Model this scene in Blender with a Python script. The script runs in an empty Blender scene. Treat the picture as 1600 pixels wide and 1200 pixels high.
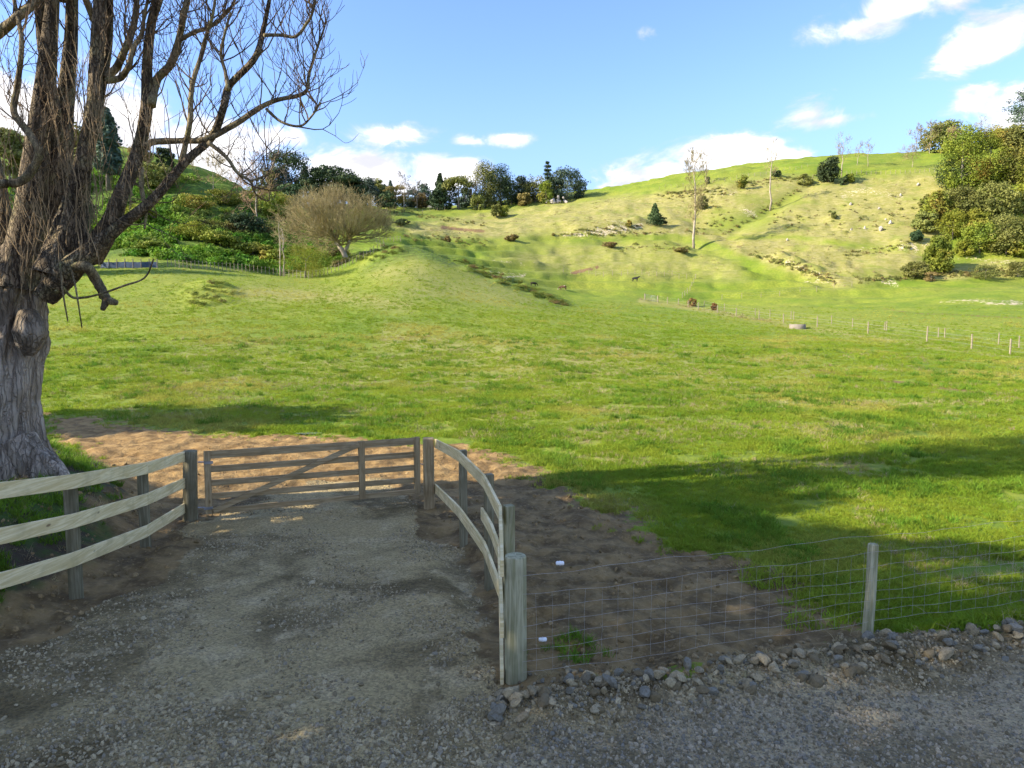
import bpy, math, random
import numpy as np
from mathutils import Vector, Matrix

SC = bpy.context.scene
COL = SC.collection
R = math.radians
rnd = random.Random(7)
rng = np.random.default_rng(7)

# ------------------------------------------------------------------ camera, light, sky
CAM_Z = 3.3
PITCH = R(5.0)
F = 1067.0                                   # focal length in pixels of the 1600 x 1200 photograph
cam_d = bpy.data.cameras.new("camera"); cam = bpy.data.objects.new("camera", cam_d); COL.objects.link(cam)
cam_d.sensor_width = 36; cam_d.lens = 36 * F / 1600; cam_d.clip_start = .1; cam_d.clip_end = 9000
cam.location = (0, 0, CAM_Z); cam.rotation_euler = (R(90) - PITCH, 0, 0)
SC.camera = cam

SUN_EL, SUN_AZ = R(28), R(15)                # low sun from the left and a little behind the camera
to_sun = Vector((-math.cos(SUN_AZ) * math.cos(SUN_EL), -math.sin(SUN_AZ) * math.cos(SUN_EL), math.sin(SUN_EL)))
sd = bpy.data.lights.new("sun", 'SUN'); sun = bpy.data.objects.new("sun", sd); COL.objects.link(sun)
sd.energy = 4.4; sd.angle = R(.53); sd.color = (1, .90, .74)
sun.rotation_euler = to_sun.to_track_quat('Z', 'Y').to_euler()
SC.view_settings.view_transform = 'Standard'; SC.view_settings.look = 'None'
SC.view_settings.gamma = 1; SC.view_settings.use_curve_mapping = False
SC.view_settings.exposure = 1.27
SKY_STRENGTH = .15
SC.cycles.max_bounces = 4; SC.cycles.diffuse_bounces = 2; SC.cycles.adaptive_threshold = .025; SC.cycles.transparent_max_bounces = 4


class NT:
    """small helper to write node trees"""
    def __init__(s, tree): s.t = tree; tree.nodes.clear()
    def n(s, typ, **kw):
        nd = s.t.nodes.new(typ)
        for k, v in kw.items():
            if k.startswith('i_'): nd.inputs[k[2:]].default_value = v
            else: setattr(nd, k, v)
        return nd
    def put(s, sock, v):
        if isinstance(v, bpy.types.NodeSocket): s.t.links.new(v, sock)
        elif v is not None:
            if hasattr(sock.default_value, '__len__') and len(sock.default_value) == 4 and len(v) == 3: v = (*v, 1)
            sock.default_value = v
    def m(s, op, a, b=0, c=0, clamp=False):
        nd = s.n('ShaderNodeMath', operation=op, use_clamp=clamp)
        s.put(nd.inputs[0], a); s.put(nd.inputs[1], b); s.put(nd.inputs[2], c)
        return nd.outputs[0]
    def v(s, op, a, b=(0, 0, 0)):
        nd = s.n('ShaderNodeVectorMath', operation=op)
        s.put(nd.inputs[0], a); s.put(nd.inputs[1], b)
        return nd.outputs['Value'] if op == 'LENGTH' else nd.outputs[0]
    def mix(s, f, a, b, mode='MIX'):
        nd = s.n('ShaderNodeMix', data_type='RGBA', blend_type=mode)
        s.put(nd.inputs[0], f); s.put(nd.inputs[6], a); s.put(nd.inputs[7], b)
        return nd.outputs[2]
    def noise(s, vec, scale, detail=3, rough=.55, dist=0, out='Fac'):
        nd = s.n('ShaderNodeTexNoise'); s.put(nd.inputs['Vector'], vec)
        nd.inputs['Scale'].default_value = scale; nd.inputs['Detail'].default_value = detail
        nd.inputs['Roughness'].default_value = rough; nd.inputs['Distortion'].default_value = dist
        return nd.outputs[out]
    def ramp(s, f, lo, hi, a=0., b=1.):
        nd = s.n('ShaderNodeMapRange', interpolation_type='SMOOTHSTEP'); s.put(nd.inputs[0], f)
        for i, x in enumerate((lo, hi, a, b)): nd.inputs[i + 1].default_value = x
        return nd.outputs[0]
    def attr(s, name):
        nd = s.n('ShaderNodeAttribute', attribute_name=name)
        sp = s.n('ShaderNodeSeparateColor'); s.put(sp.inputs[0], nd.outputs['Color'])
        return [sp.outputs[0], sp.outputs[1], sp.outputs[2]]


# pixel <-> world (used to stand things where they are seen; everything is real geometry at its own distance)
CP, SP = math.cos(PITCH), math.sin(PITCH)
def ray(u, v):
    a, b = (u - 800) / F, -(v - 600) / F
    return Vector((a, CP + b * SP, -SP + b * CP))
def px(u, v, Y):
    r = ray(u, v); return Vector((r.x / r.y * Y, Y, CAM_Z + r.z / r.y * Y))
def proj(X, Y, Z):
    d = Y * CP - (Z - CAM_Z) * SP; d = np.where(d < .05, .05, d)
    return 800 + F * X / d, 600 - F * (Y * SP + (Z - CAM_Z) * CP) / d

world = bpy.data.worlds.new("World"); SC.world = world; world.use_nodes = True
t = NT(world.node_tree)
tc = t.n('ShaderNodeTexCoord').outputs['Generated']
sky = t.n('ShaderNodeTexSky', sky_type='NISHITA', sun_disc=False)
sky.sun_elevation = SUN_EL; sky.sun_rotation = -(math.pi / 2 + SUN_AZ); sky.altitude = 100; sky.air_density = 1.0; sky.dust_density = .6; sky.ozone_density = 2.2
sx = t.n('ShaderNodeSeparateXYZ'); t.put(sx.inputs[0], tc)
az = t.m('ARCTAN2', sx.outputs[0], sx.outputs[1]); el = t.m('ARCSINE', sx.outputs[2])
ae = t.n('ShaderNodeCombineXYZ'); t.put(ae.inputs[0], az); t.put(ae.inputs[1], el); ae = ae.outputs[0]
# cumulus banks near the skyline and thin wisps higher up: centre and size of each, as directions in the sky
BLOBS = [(40, 175, 150, 55, 1.15), (190, 190, 75, 75, 1.2), (340, 235, 110, 55, 1.1), (560, 268, 130, 42, 1.2), (690, 272, 90, 40, 1.15), (610, 212, 72, 22, .95),
         (790, 216, 45, 13, .9), (735, 222, 30, 10, .6), (1040, 282, 120, 40, 1.1), (1120, 250, 90, 36, 1.15), (1215, 246, 55, 18, .95), (1180, 228, 60, 12, .75),
         (1290, 190, 60, 12, .8), (1275, 180, 50, 20, .6), (1340, 45, 78, 22, .9), (1400, 12, 90, 22, .8), (1540, 70, 80, 30, 1.), (1590, 35, 70, 28, .9),
         (1570, 155, 70, 22, .8), (1590, 185, 60, 30, .7), (1000, 52, 20, 16, .42), (440, 215, 60, 18, .6), (-300, 150, 300, 80, 1.1), (1950, 120, 260, 70, 1.),
         (-700, 60, 300, 60, 1.0), (2300, 40, 300, 60, 1.0), (850, 290, 40, 14, .5)]
dens = None
for (bu, bv, su, sv, wt) in BLOBS:
    r = ray(bu, bv).normalized(); a0, e0 = math.atan2(r.x, r.y), math.asin(r.z)
    if bu < 0: a0 = R(-42) + (bu) / F * .9; e0 = (507 - bv) / F
    if bu > 1600: a0 = R(42) + (bu - 1600) / F * .9; e0 = (507 - bv) / F
    cs = math.cos(a0) ** .5 if abs(a0) < 1 else .7
    d = t.v('LENGTH', t.v('MULTIPLY', t.v('SUBTRACT', ae, (a0, e0, 0)), (F / su / cs, F / sv, 0)))
    o = t.m('MULTIPLY', t.m('SUBTRACT', 1, d), wt)
    dens = o if dens is None else t.m('MAXIMUM', dens, o)
nv = t.v('MULTIPLY', ae, (1, 1.9, 1))
nz = t.noise(nv, 10, 8, .62, .5)
far_c = t.m('MULTIPLY', t.m('SUBTRACT', t.noise(nv, 2.3, 2, .5), .45), 3.2)          # clouds over the unseen rest of the sky, thickened to neutralise the fill light
behind = t.ramp(t.m('ABSOLUTE', az), .9, 1.3)
dens = t.m('MAXIMUM', dens, t.m('ADD', t.m('MULTIPLY', far_c, behind), t.m('SUBTRACT', t.m('MULTIPLY', behind, .8), 1.0)))
dn = t.m('ADD', dens, t.m('MULTIPLY', t.m('SUBTRACT', nz, .47), 2.7))
cl = t.m('MULTIPLY', t.ramp(dn, -.02, .85), t.ramp(el, -.02, .02))
grey = t.m('MAXIMUM', t.ramp(t.noise(t.v('ADD', nv, (0, .03, 0)), 8, 6, .6), .40, .66), t.ramp(dn, .75, .05))
ccol = t.mix(grey, (5.0, 4.75, 4.5), (2.6, 2.55, 2.7))
hz = t.ramp(el, .0, .36, .80, .0)                     # pale air low over the hills
base = t.mix(hz, t.mix(1, sky.outputs[0], (.76, .83, 1.03), 'MULTIPLY'), (1.38, 1.92, 3.05))
bg = t.n('ShaderNodeBackground'); bg.inputs[1].default_value = SKY_STRENGTH
t.put(bg.inputs[0], t.mix(t.m('MULTIPLY', cl, .93), base, ccol))
out = t.n('ShaderNodeOutputWorld'); t.put(out.inputs[0], bg.outputs[0])


# ------------------------------------------------------------------ helpers: objects and meshes
def finish(o, label=None, cat=None, group=None, kind=None):
    if label: o['label'] = label
    if cat: o['category'] = cat
    if group: o['group'] = group
    if kind: o['kind'] = kind
    return o
def empty(name, loc, label, cat, group=None, rz=0):
    o = bpy.data.objects.new(name, None); COL.objects.link(o); o.location = loc; o.rotation_euler.z = rz; o.empty_display_size = .2
    return finish(o, label, cat, group)
def np_mesh(name, V, Fq, mats=(), smooth=False, attrs=None):
    """V (n,3), Fq (m,k) faces all with k corners"""
    V = np.asarray(V, np.float32); Fq = np.asarray(Fq, np.int32); k = Fq.shape[1]
    me = bpy.data.meshes.new(name)
    me.vertices.add(len(V)); me.vertices.foreach_set('co', V.ravel())
    me.loops.add(Fq.size); me.loops.foreach_set('vertex_index', Fq.ravel())
    me.polygons.add(len(Fq)); me.polygons.foreach_set('loop_start', np.arange(0, Fq.size, k, dtype=np.int32))
    me.polygons.foreach_set('use_smooth', np.full(len(Fq), smooth))
    for mm in mats: me.materials.append(mm)
    if attrs:
        for an, arr in attrs.items():
            at_ = me.attributes.new(an, 'FLOAT_COLOR', 'POINT')
            a4 = np.ones((len(V), 4), np.float32); a4[:, :arr.shape[1]] = arr
            at_.data.foreach_set('color', a4.ravel())
    me.update(calc_edges=True)
    return me
def link(name, me, parent=None, loc=None):
    o = bpy.data.objects.new(name, me); COL.objects.link(o)
    if parent is not None: o.parent = parent
    if loc is not None: o.location = loc
    return o

class MB:
    """collects tubes, boxes and loose faces of one mesh"""
    def __init__(s): s.V = []; s.Fc = []
    def tube(s, pts, rad, sides=6, cap=True, wob=0.):
        pts = [Vector(p) for p in pts]; n = len(pts); b = len(s.V)
        ref = Vector((0, 0, 1)) if abs((pts[-1] - pts[0]).normalized().z) < .9 else Vector((1, 0, 0))
        for i, p in enumerate(pts):
            d = (pts[min(i + 1, n - 1)] - pts[max(i - 1, 0)]).normalized()
            x = d.cross(ref)
            x = x.normalized() if x.length > 1e-5 else Vector((1, 0, 0)); y = d.cross(x)
            for k in range(sides):
                a = 2 * math.pi * k / sides; r = rad[i] * (1 + wob * (rnd.random() - .5))
                s.V.append(p + x * (math.cos(a) * r) + y * (math.sin(a) * r))
        for i in range(n - 1):
            for k in range(sides):
                k2 = (k + 1) % sides
                s.Fc.append((b + i * sides + k, b + i * sides + k2, b + (i + 1) * sides + k2, b + (i + 1) * sides + k))
        if cap and sides > 3:
            s.Fc.append(tuple(b + k for k in range(sides))[::-1]); s.Fc.append(tuple(b + (n - 1) * sides + k for k in range(sides)))
        return s
    def box(s, c, size, M=None):
        b = len(s.V)
        for dx in (-.5, .5):
            for dy in (-.5, .5):
                for dz in (-.5, .5):
                    p = Vector((dx * size[0], dy * size[1], dz * size[2]))
                    if M is not None: p = M @ p
                    s.V.append(Vector(c) + p)
        for f in ((0, 1, 3, 2), (4, 6, 7, 5), (0, 4, 5, 1), (2, 3, 7, 6), (0, 2, 6, 4), (1, 5, 7, 3)): s.Fc.append(tuple(b + i for i in f))
        return s
    def build(s, name, mat, parent=None, origin=None, smooth=True, bevel=0):
        o0 = Vector(origin) if origin is not None else Vector((0, 0, 0))
        me = bpy.data.meshes.new(name); me.from_pydata([v - o0 for v in s.V], [], s.Fc); me.materials.append(mat)
        if smooth: me.polygons.foreach_set('use_smooth', np.full(len(me.polygons), True))
        me.update()
        o = link(name, me, parent)
        if origin is not None and parent is None: o.location = o0
        if bevel:
            md = o.modifiers.new('bevel', 'BEVEL'); md.width = bevel; md.segments = 2; md.limit_method = 'ANGLE'
        return o

# ------------------------------------------------------------------ numpy noise
def _h(ix, iy, sd):
    n = (ix.astype(np.int64) * 374761393 + iy.astype(np.int64) * 668265263 + sd * 974634777) & 0xffffffff
    n = ((n ^ (n >> 13)) * 1274126177) & 0xffffffff
    n = ((n ^ (n >> 15)) * 2246822519) & 0xffffffff
    return ((n ^ (n >> 16)) & 0xffff) / 65535.0
def vn(x, y, sd=0):
    x = np.asarray(x, float); y = np.asarray(y, float)
    ix, iy = np.floor(x), np.floor(y); fx, fy = x - ix, y - iy
    fx = fx * fx * fx * (fx * (fx * 6 - 15) + 10); fy = fy * fy * fy * (fy * (fy * 6 - 15) + 10)
    a, b, c, d = _h(ix, iy, sd), _h(ix + 1, iy, sd), _h(ix, iy + 1, sd), _h(ix + 1, iy + 1, sd)
    return (a * (1 - fx) + b * fx) * (1 - fy) + (c * (1 - fx) + d * fx) * fy
def fbm(x, y, oc=4, sd=0, g=.5):
    s, a, tot = 0., 1., 0.
    for i in range(oc):
        c, q = math.cos(i * .7), math.sin(i * .7)
        s = s + a * vn((x * c - y * q) * 2 ** i + 13.7 * i, (x * q + y * c) * 2 ** i - 7.3 * i, sd + i); tot += a; a *= g
    return s / tot
def sstep(a, b, x):
    q = np.clip((x - a) / (b - a), 0, 1); return q * q * (3 - 2 * q)
def sdf(X, Y, poly):
    """signed distance to polygon, negative inside"""
    X = np.asarray(X, float); Y = np.asarray(Y, float); d = np.full(X.shape, 1e18); ins = np.zeros(X.shape, bool); n = len(poly)
    for i in range(n):
        ax, ay = poly[i]; bx, by = poly[(i + 1) % n]; ex, ey = bx - ax, by - ay
        q = np.clip(((X - ax) * ex + (Y - ay) * ey) / (ex * ex + ey * ey + 1e-12), 0, 1)
        d = np.minimum(d, (X - ax - q * ex) ** 2 + (Y - ay - q * ey) ** 2)
        with np.errstate(divide='ignore', invalid='ignore'):
            c = ((ay > Y) != (by > Y)) & (X < (bx - ax) * (Y - ay) / ((by - ay) if by != ay else 1e-9) + ax)
        ins ^= c
    return np.where(ins, -np.sqrt(d), np.sqrt(d))
def dline(X, Y, pts):
    d = np.full(np.shape(X), 1e18)
    for (ax, ay), (bx, by) in zip(pts[:-1], pts[1:]):
        ex, ey = bx - ax, by - ay
        q = np.clip(((X - ax) * ex + (Y - ay) * ey) / (ex * ex + ey * ey + 1e-12), 0, 1)
        d = np.minimum(d, (X - ax - q * ex) ** 2 + (Y - ay - q * ey) ** 2)
    return np.sqrt(d)

# ------------------------------------------------------------------ the lie of the land
CTRL = []
def cv(u, *prs):
    for v, Y in prs:
        p = px(u, v, Y); CTRL.append((math.atan2(p.x, p.y), math.log(math.hypot(p.x, p.y)), (p.z - CAM_Z) / math.hypot(p.x, p.y)))
def cz(u, *prs):
    for z, Y in prs:
        X = (u - 800) / F * Y; r = math.hypot(X, Y); CTRL.append((math.atan2(X, Y), math.log(r), (z - CAM_Z) / r))
for u in (-400, 0, 300, 550, 800, 1050, 1300, 1600, 2000): cz(u, (0, 13), (0, 19), (.05, 25))
cz(-500, (1, 38), (7, 70), (20, 110), (38, 150), (55, 190), (50, 260), (10, 400))
cv(0, (560, 40), (500, 60), (450, 80), (420, 98), (380, 118), (320, 140), (265, 162), (215, 188), (255, 250), (360, 420))
cv(100, (600, 32), (550, 46), (500, 62), (460, 78), (430, 93), (412, 104), (380, 120), (325, 140), (270, 160), (222, 182), (262, 240), (360, 420))
cv(200, (600, 32), (540, 49), (485, 68), (445, 84), (420, 98), (404, 108), (370, 124), (320, 142), (275, 158), (238, 176), (275, 240), (365, 420))
cv(300, (620, 29), (560, 44), (510, 60), (470, 75), (440, 88), (420, 100), (402, 111), (365, 127), (312, 145), (265, 168), (295, 225), (365, 420))
cv(370, (560, 45), (500, 64), (462, 80), (438, 93), (425, 104), (405, 116), (370, 132), (330, 150), (292, 170), (310, 215), (370, 420))
cv(430, (560, 46), (500, 65), (466, 80), (444, 93), (431, 104), (432, 112), (400, 130), (352, 150), (326, 172), (322, 205), (330, 250), (380, 420))
cv(540, (560, 46), (500, 66), (462, 84), (441, 97), (425, 108), (408, 118), (396, 130), (365, 150), (332, 200), (322, 240), (365, 420))
cv(640, (560, 47), (500, 68), (462, 83), (432, 95), (405, 105), (386, 113), (398, 125), (382, 150), (355, 182), (334, 225), (325, 262), (365, 420))
cv(720, (560, 48), (500, 70), (470, 85), (441, 98), (415, 110), (427, 122), (412, 145), (385, 165), (355, 200), (325, 260), (365, 420))
cv(800, (600, 36), (550, 50), (510, 68), (480, 85), (456, 100), (447, 107), (453, 118), (434, 140), (405, 160), (370, 185), (340, 220), (314, 265), (355, 420))
cv(880, (560, 48), (510, 70), (485, 90), (475, 103), (467, 118), (452, 140), (425, 158), (395, 172), (371, 185), (345, 200), (322, 235), (309, 262), (350, 420))
cv(960, (590, 38), (520, 68), (485, 100), (465, 130), (440, 150), (400, 170), (369, 186), (345, 198), (315, 228), (298, 255), (340, 420))
cv(1100, (600, 36), (540, 58), (500, 90), (478, 125), (455, 145), (440, 152), (410, 165), (376, 180), (368, 190), (330, 205), (296, 222), (274, 250), (320, 420))
cv(1250, (600, 36), (550, 52), (510, 88), (480, 115), (455, 140), (432, 152), (405, 162), (372, 176), (335, 195), (297, 212), (277, 225), (250, 262), (300, 420))
cv(1400, (600, 36), (535, 66), (500, 90), (470, 120), (447, 145), (427, 154), (390, 166), (350, 182), (310, 200), (277, 215), (241, 262), (290, 420))
cv(1500, (560, 52), (490, 95), (452, 130), (436, 150), (400, 162), (340, 180), (290, 198), (255, 225), (238, 262), (285, 420))
cv(1600, (560, 54), (500, 85), (452, 125), (433, 150), (390, 162), (330, 178), (270, 195), (228, 220), (216, 260), (265, 420))
cz(2000, (0, 45), (.5, 80), (4, 140), (22, 185), (36, 230), (40, 270), (20, 420))
C = np.array(CTRL); KA = 1.3
cx, cy, ce = C[:, 0] * KA, C[:, 1], C[:, 2]
def _U(d2): return .5 * d2 * np.log(d2 + 1e-12)
nC = len(C); A = np.zeros((nC + 3, nC + 3))
A[:nC, :nC] = _U((cx[:, None] - cx) ** 2 + (cy[:, None] - cy) ** 2) + np.eye(nC) * 2e-4
A[:nC, nC] = 1; A[:nC, nC + 1] = cx; A[:nC, nC + 2] = cy; A[nC:, :nC] = A[:nC, nC:].T
W = np.linalg.solve(A, np.concatenate([ce, [0, 0, 0]]))
def tps(a, b):
    o = np.empty(a.shape); a = a * KA
    for s in range(0, a.size, 20000):
        x, y = a.flat[s:s + 20000], b.flat[s:s + 20000]
        o.flat[s:s + 20000] = _U((x[:, None] - cx) ** 2 + (y[:, None] - cy) ** 2) @ W[:nC] + W[nC] + W[nC + 1] * x + W[nC + 2] * y
    return o
BANK = [(-16, 21.5), (-10.4, 16.4), (-7.4, 13.6), (-6.2, 11.6), (-5.75, 9.5), (-5.5, 7.4), (-5.8, 5.6), (-7.5, 3.2), (-14, 0), (-40, 0), (-40, 24)]
GRAVEL = [(-5.25, 11.2), (-5.0, 12.4), (-4.3, 14.2), (-2.6, 14.4), (-1.75, 12.2), (-1.2, 10.6), (-.75, 9.4), (-.42, 8.2), (-.2, 7.1), (-.02, 6.0), (1.2, 6.1), (3.6, 6.7),
          (9, 7.9), (30, 13.5), (400, 60), (400, -400), (-400, -400), (-400, -40), (-14, -.4), (-7.3, 3.0), (-5.5, 5.4), (-4.9, 7.2), (-4.75, 9), (-4.9, 10.2)]
def plan(u, v, z=0.):
    r = ray(u, v); k = (z - CAM_Z) / r.z; return (r.x * k, r.y * k)
SOIL = [plan(*p) for p in ((60, 646), (180, 662), (300, 676), (450, 681), (560, 688), (640, 691), (720, 696), (775, 703), (822, 728), (868, 750), (930, 786), (1005, 820), (1075, 850), (1130, 862), (1215, 880),
                          (1290, 925), (1345, 985), (1400, 1035), (1100, 1115), (830, 1190), (740, 1190), (600, 1150), (560, 900), (450, 870), (380, 1000), (100, 1150), (-250, 1250), (-150, 900), (120, 720))]
ROCKLINE = [(-.15, 5.62), (.5, 5.75), (1.9, 6.1), (3.6, 6.5), (6.2, 7.15), (9.0, 7.85), (12, 8.6)]
def H(X, Y, micro=True):
    X = np.asarray(X, float); Y = np.asarray(Y, float); shp = X.shape; X = X.ravel(); Y = Y.ravel()
    r = np.hypot(X, Y) + 1e-6; ph = np.arctan2(X, Y); rc = np.clip(r, 12, 420)
    e = tps(np.clip(ph, -.83, .83), np.log(rc)); z = CAM_Z + e * rc
    z = z * sstep(13, 24, r) * (1 - sstep(.95, 1.9, np.abs(ph)))
    z = z - sstep(420, 1500, r) * 25
    sb = sdf(X, Y, BANK)
    z = z + .78 * sstep(.25, -1.5, sb) * (1 - sstep(17, 40, r))
    # gentle unevenness that grows with distance, stock terraces on the steep far slopes
    z = z + (fbm(X / 9, Y / 9, 3, 3) - .5) * (.25 * sstep(16, 60, r) + 1.5 * sstep(100, 190, r))
    z = z + (fbm(X / 2.2, Y / 2.2, 3, 9) - .5) * (.07 + .55 * sstep(80, 180, r))
    steep = sstep(115, 160, r)
    z = z + steep * .50 * np.sin(z * 2.5 + 5 * fbm(X / 14, Y / 14, 3, 5)) * sstep(.25, .52, fbm(X / 30, Y / 30, 2, 8))
    if micro:
        so = sstep(.3, -.3, sdf(X, Y, SOIL)) ; gr = sstep(.3, -.3, sdf(X, Y, GRAVEL))
        z = z + so * (1 - gr) * (.16 * (fbm(X * 1.6, Y * 1.6, 4, 21) - .5) + .10 * (fbm(X * 5, Y * 7, 4, 22) - .5))
        z = z + gr * (.05 * (fbm(X * 1.1, Y * 1.1, 4, 31) - .5) + .022 * (fbm(X * 9, Y * 9, 3, 32) - .5))
        # loose heap at the foot of the netting fence
        dr = dline(X, Y, ROCKLINE); z = z + .10 * sstep(.6, .05, dr) * sstep(-.3, .3, X)
        # shallow trench along the curved rail fence
        dt = dline(X, Y, [(-1.2, 10.6), (-.72, 9.3), (-.42, 8.3), (-.2, 7.2)]); z = z - .10 * sstep(.45, .05, dt)
        nb = sstep(.1, -1.2, sb) * sstep(26, 14, r); z = z + nb * .16 * (fbm(X * 1.8, Y * 1.8, 4, 44) - .5)
    return z.reshape(shp)
def gz(x, y): return float(H(np.array([x]), np.array([y]))[0])
_TY = np.exp(np.linspace(math.log(4), math.log(330), 900))
def hit(u, v):
    """where the line of sight through a pixel first meets the land"""
    r = ray(u, v); X = r.x / r.y * _TY; Z = CAM_Z + r.z / r.y * _TY; g = H(X, _TY)
    k = np.nonzero(Z < g)[0]
    if len(k) == 0: i = int(np.argmin(Z - g))
    else: i = int(k[0])
    return Vector((X[i], _TY[i], g[i]))
def onland(u, Y):
    x = (u - 800) / F * Y / (CP)          # close enough for far things
    p = px(u, 350, Y); return Vector((p.x, Y, gz(p.x, Y)))

# polar grid round the camera's foot, fine in the direction of view
phi = np.concatenate([np.linspace(-math.pi, R(-46), 40)[:-1], np.linspace(R(-46), R(46), 440), np.linspace(R(46), math.pi, 40)[1:]])
rad = np.concatenate([[.3, 1.2, 2.2, 3.0], np.exp(np.linspace(math.log(3.7), math.log(330), 620)), [400, 520, 800, 1400, 2600]])
PH, RR = np.meshgrid(phi, rad); GX = RR * np.sin(PH); GY = RR * np.cos(PH); GZ = H(GX, GY)
GU, GV = proj(GX, GY, GZ)
front = (GY > 3)
def glook(X, Y, arr):
    X = np.atleast_1d(np.asarray(X, float)); Y = np.atleast_1d(np.asarray(Y, float))
    r = np.hypot(X, Y); p = np.arctan2(X, Y)
    i = np.clip(np.searchsorted(rad, r) - 1, 0, len(rad) - 2); j = np.clip(np.searchsorted(phi, p) - 1, 0, len(phi) - 2)
    f = np.clip((r - rad[i]) / (rad[i + 1] - rad[i]), 0, 1); g = np.clip((p - phi[j]) / (phi[j + 1] - phi[j]), 0, 1)
    return (arr[i, j] * (1 - f) + arr[i + 1, j] * f) * (1 - g) + (arr[i, j + 1] * (1 - f) + arr[i + 1, j + 1] * f) * g
def gz(x, y): return float(glook(x, y, GZ)[0])
def hit(u, v):
    r = ray(u, v); X = r.x / r.y * _TY; Z = CAM_Z + r.z / r.y * _TY; g = glook(X, _TY, GZ); k = np.nonzero(Z < g)[0]
    i = int(k[0]) if len(k) else int(np.argmin(Z - g))
    return Vector((X[i], _TY[i], g[i]))

LED = [(735, 414, 14), (752, 420, 18), (748, 426, 16), (770, 428, 20), (775, 434, 22), (796, 440, 18), (800, 446, 22), (822, 450, 20), (828, 456, 20), (846, 460, 16), (852, 466, 16), (868, 470, 12), (874, 475, 10), (720, 410, 10), (328, 448, 16), (338, 456, 26), (318, 462, 24), (330, 469, 22), (310, 475, 14), (340, 444, 12), (612, 388, 18), (600, 394, 22), (582, 400, 20), (566, 405, 18)]
for (u, v, w_) in LED:
    a_, b_ = hit(u - w_, v - w_ * .16), hit(u + w_, v + w_ * .16)
    GZ = GZ + .5 * np.exp(-(dline(GX, GY, [(a_.x, a_.y), (b_.x, b_.y)]) / 1.15) ** 2)
for (pts, hh_, sg) in (([(850, 373), (960, 372), (1060, 374), (1120, 392), (1200, 424), (1290, 443)], -1.1, 2.6), ([(1140, 375), (1240, 374), (1330, 388), (1440, 395)], -1.0, 2.4), ([(905, 362), (950, 357), (1000, 351)], 1.5, 2.2), ([(640, 352), (700, 354), (760, 360)], 1.1, 2.), ([(1040, 304), (1130, 296), (1270, 272)], 1.0, 2.5),
                       ([(1220, 405), (1295, 434)], 1.3, 2.), ([(1405, 382), (1450, 388)], 1.5, 2.), ([(760, 405), (840, 416)], .8, 1.8), ([(1320, 302), (1400, 300)], 1., 2.5), ([(1262, 288), (1200, 330), (1130, 366)], -1.5, 3.), ([(1065, 400), (960, 398)], .5, 2), ([(1180, 350), (1330, 345)], .5, 2)):
    q_ = [hit(u, v) for u, v in pts]; GZ = GZ + hh_ * np.exp(-(dline(GX, GY, [(p.x, p.y) for p in q_]) / sg) ** 2) * front
GU, GV = proj(GX, GY, GZ)
GUp, GVp = GU + 26 * (fbm(GX * .12, GY * .12, 4, 71) - .5) + 8 * (fbm(GX * .9, GY * .9, 2, 73) - .5), GV + 11 * (fbm(GX * .15, GY * .15, 4, 72) - .5)
fade_far = sstep(26, 44, RR)
nse = (fbm(GX * 1.3, GY * 1.3, 4, 61) - .5)
nse2 = (fbm(GX * .35, GY * .35, 3, 62) - .5)
s_soil = sdf(GX, GY, SOIL); s_grav = sdf(GX, GY, GRAVEL)
m_soil = sstep(.65, -.65, s_soil + nse * 1.5 + 1.2 * (fbm(GX * 5, GY * 5, 3, 63) - .5))
m_grav = sstep(.25, -.25, s_grav + nse * .9)
sbank = sdf(GX, GY, BANK)
def stroke(pts, w, soft=.6):
    big = w > 8; d = dline(GUp if big else GU + (GUp - GU) * .25, GVp if big else GV + (GVp - GV) * .3, pts); return sstep(w * (1.3 + soft), w * (1 - soft) * .3, d) * front * (fade_far if big else RR > 28)
def region(pts, soft=8):
    return sstep(soft, -soft, sdf(GUp, GVp, pts)) * front * sstep(45, 70, RR)
# dry, rough hill grass
m_dry = .85 * region([(618, 352), (900, 314), (1000, 304), (1200, 275), (1310, 282), (1480, 268), (1470, 420), (1300, 450), (1180, 412), (1060, 372), (900, 372), (760, 378), (640, 368)], 10)
m_dry = np.maximum(m_dry, .62 * region([(800, 378), (1060, 378), (1150, 412), (1170, 440), (1090, 436), (960, 430), (850, 425), (760, 402)], 14))
m_dry = np.maximum(m_dry, .45 * region([(560, 420), (640, 390), (730, 420), (870, 478), (760, 475), (640, 470)], 14))
m_dry = np.maximum(m_dry, .55 * stroke([(380, 455), (520, 462), (640, 478)], 9, .9))
m_dry = np.maximum(m_dry, .7 * stroke([(1000, 470), (1110, 486), (1240, 510), (1360, 527), (1450, 541), (1600, 560)], 3.5))
m_dry = np.maximum(m_dry, .6 * stroke([(620, 530), (800, 565), (980, 555), (1100, 590), (1260, 600)], 24, .95))
m_dry = np.maximum(m_dry, .5 * stroke([(300, 560), (500, 590), (760, 600), (980, 640)], 26, .95))
m_dry = np.maximum(m_dry, .8 * region([(1440, 422), (1600, 405), (1600, 430), (1450, 440)], 5))
m_green = .9 * np.maximum(stroke([(720, 378), (850, 372), (1060, 371), (1120, 385), (1200, 420), (1260, 442)], 4.5), stroke([(1140, 372), (1240, 370), (1330, 384), (1440, 392)], 3.5))
m_green = np.maximum(m_green, .7 * stroke([(740, 405), (800, 385), (860, 375)], 14)); m_green = np.maximum(m_green, .7 * stroke([(1120, 350), (1180, 345), (1240, 310)], 14))
m_dry = np.clip(m_dry * (1 - m_green), 0, 1)
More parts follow.
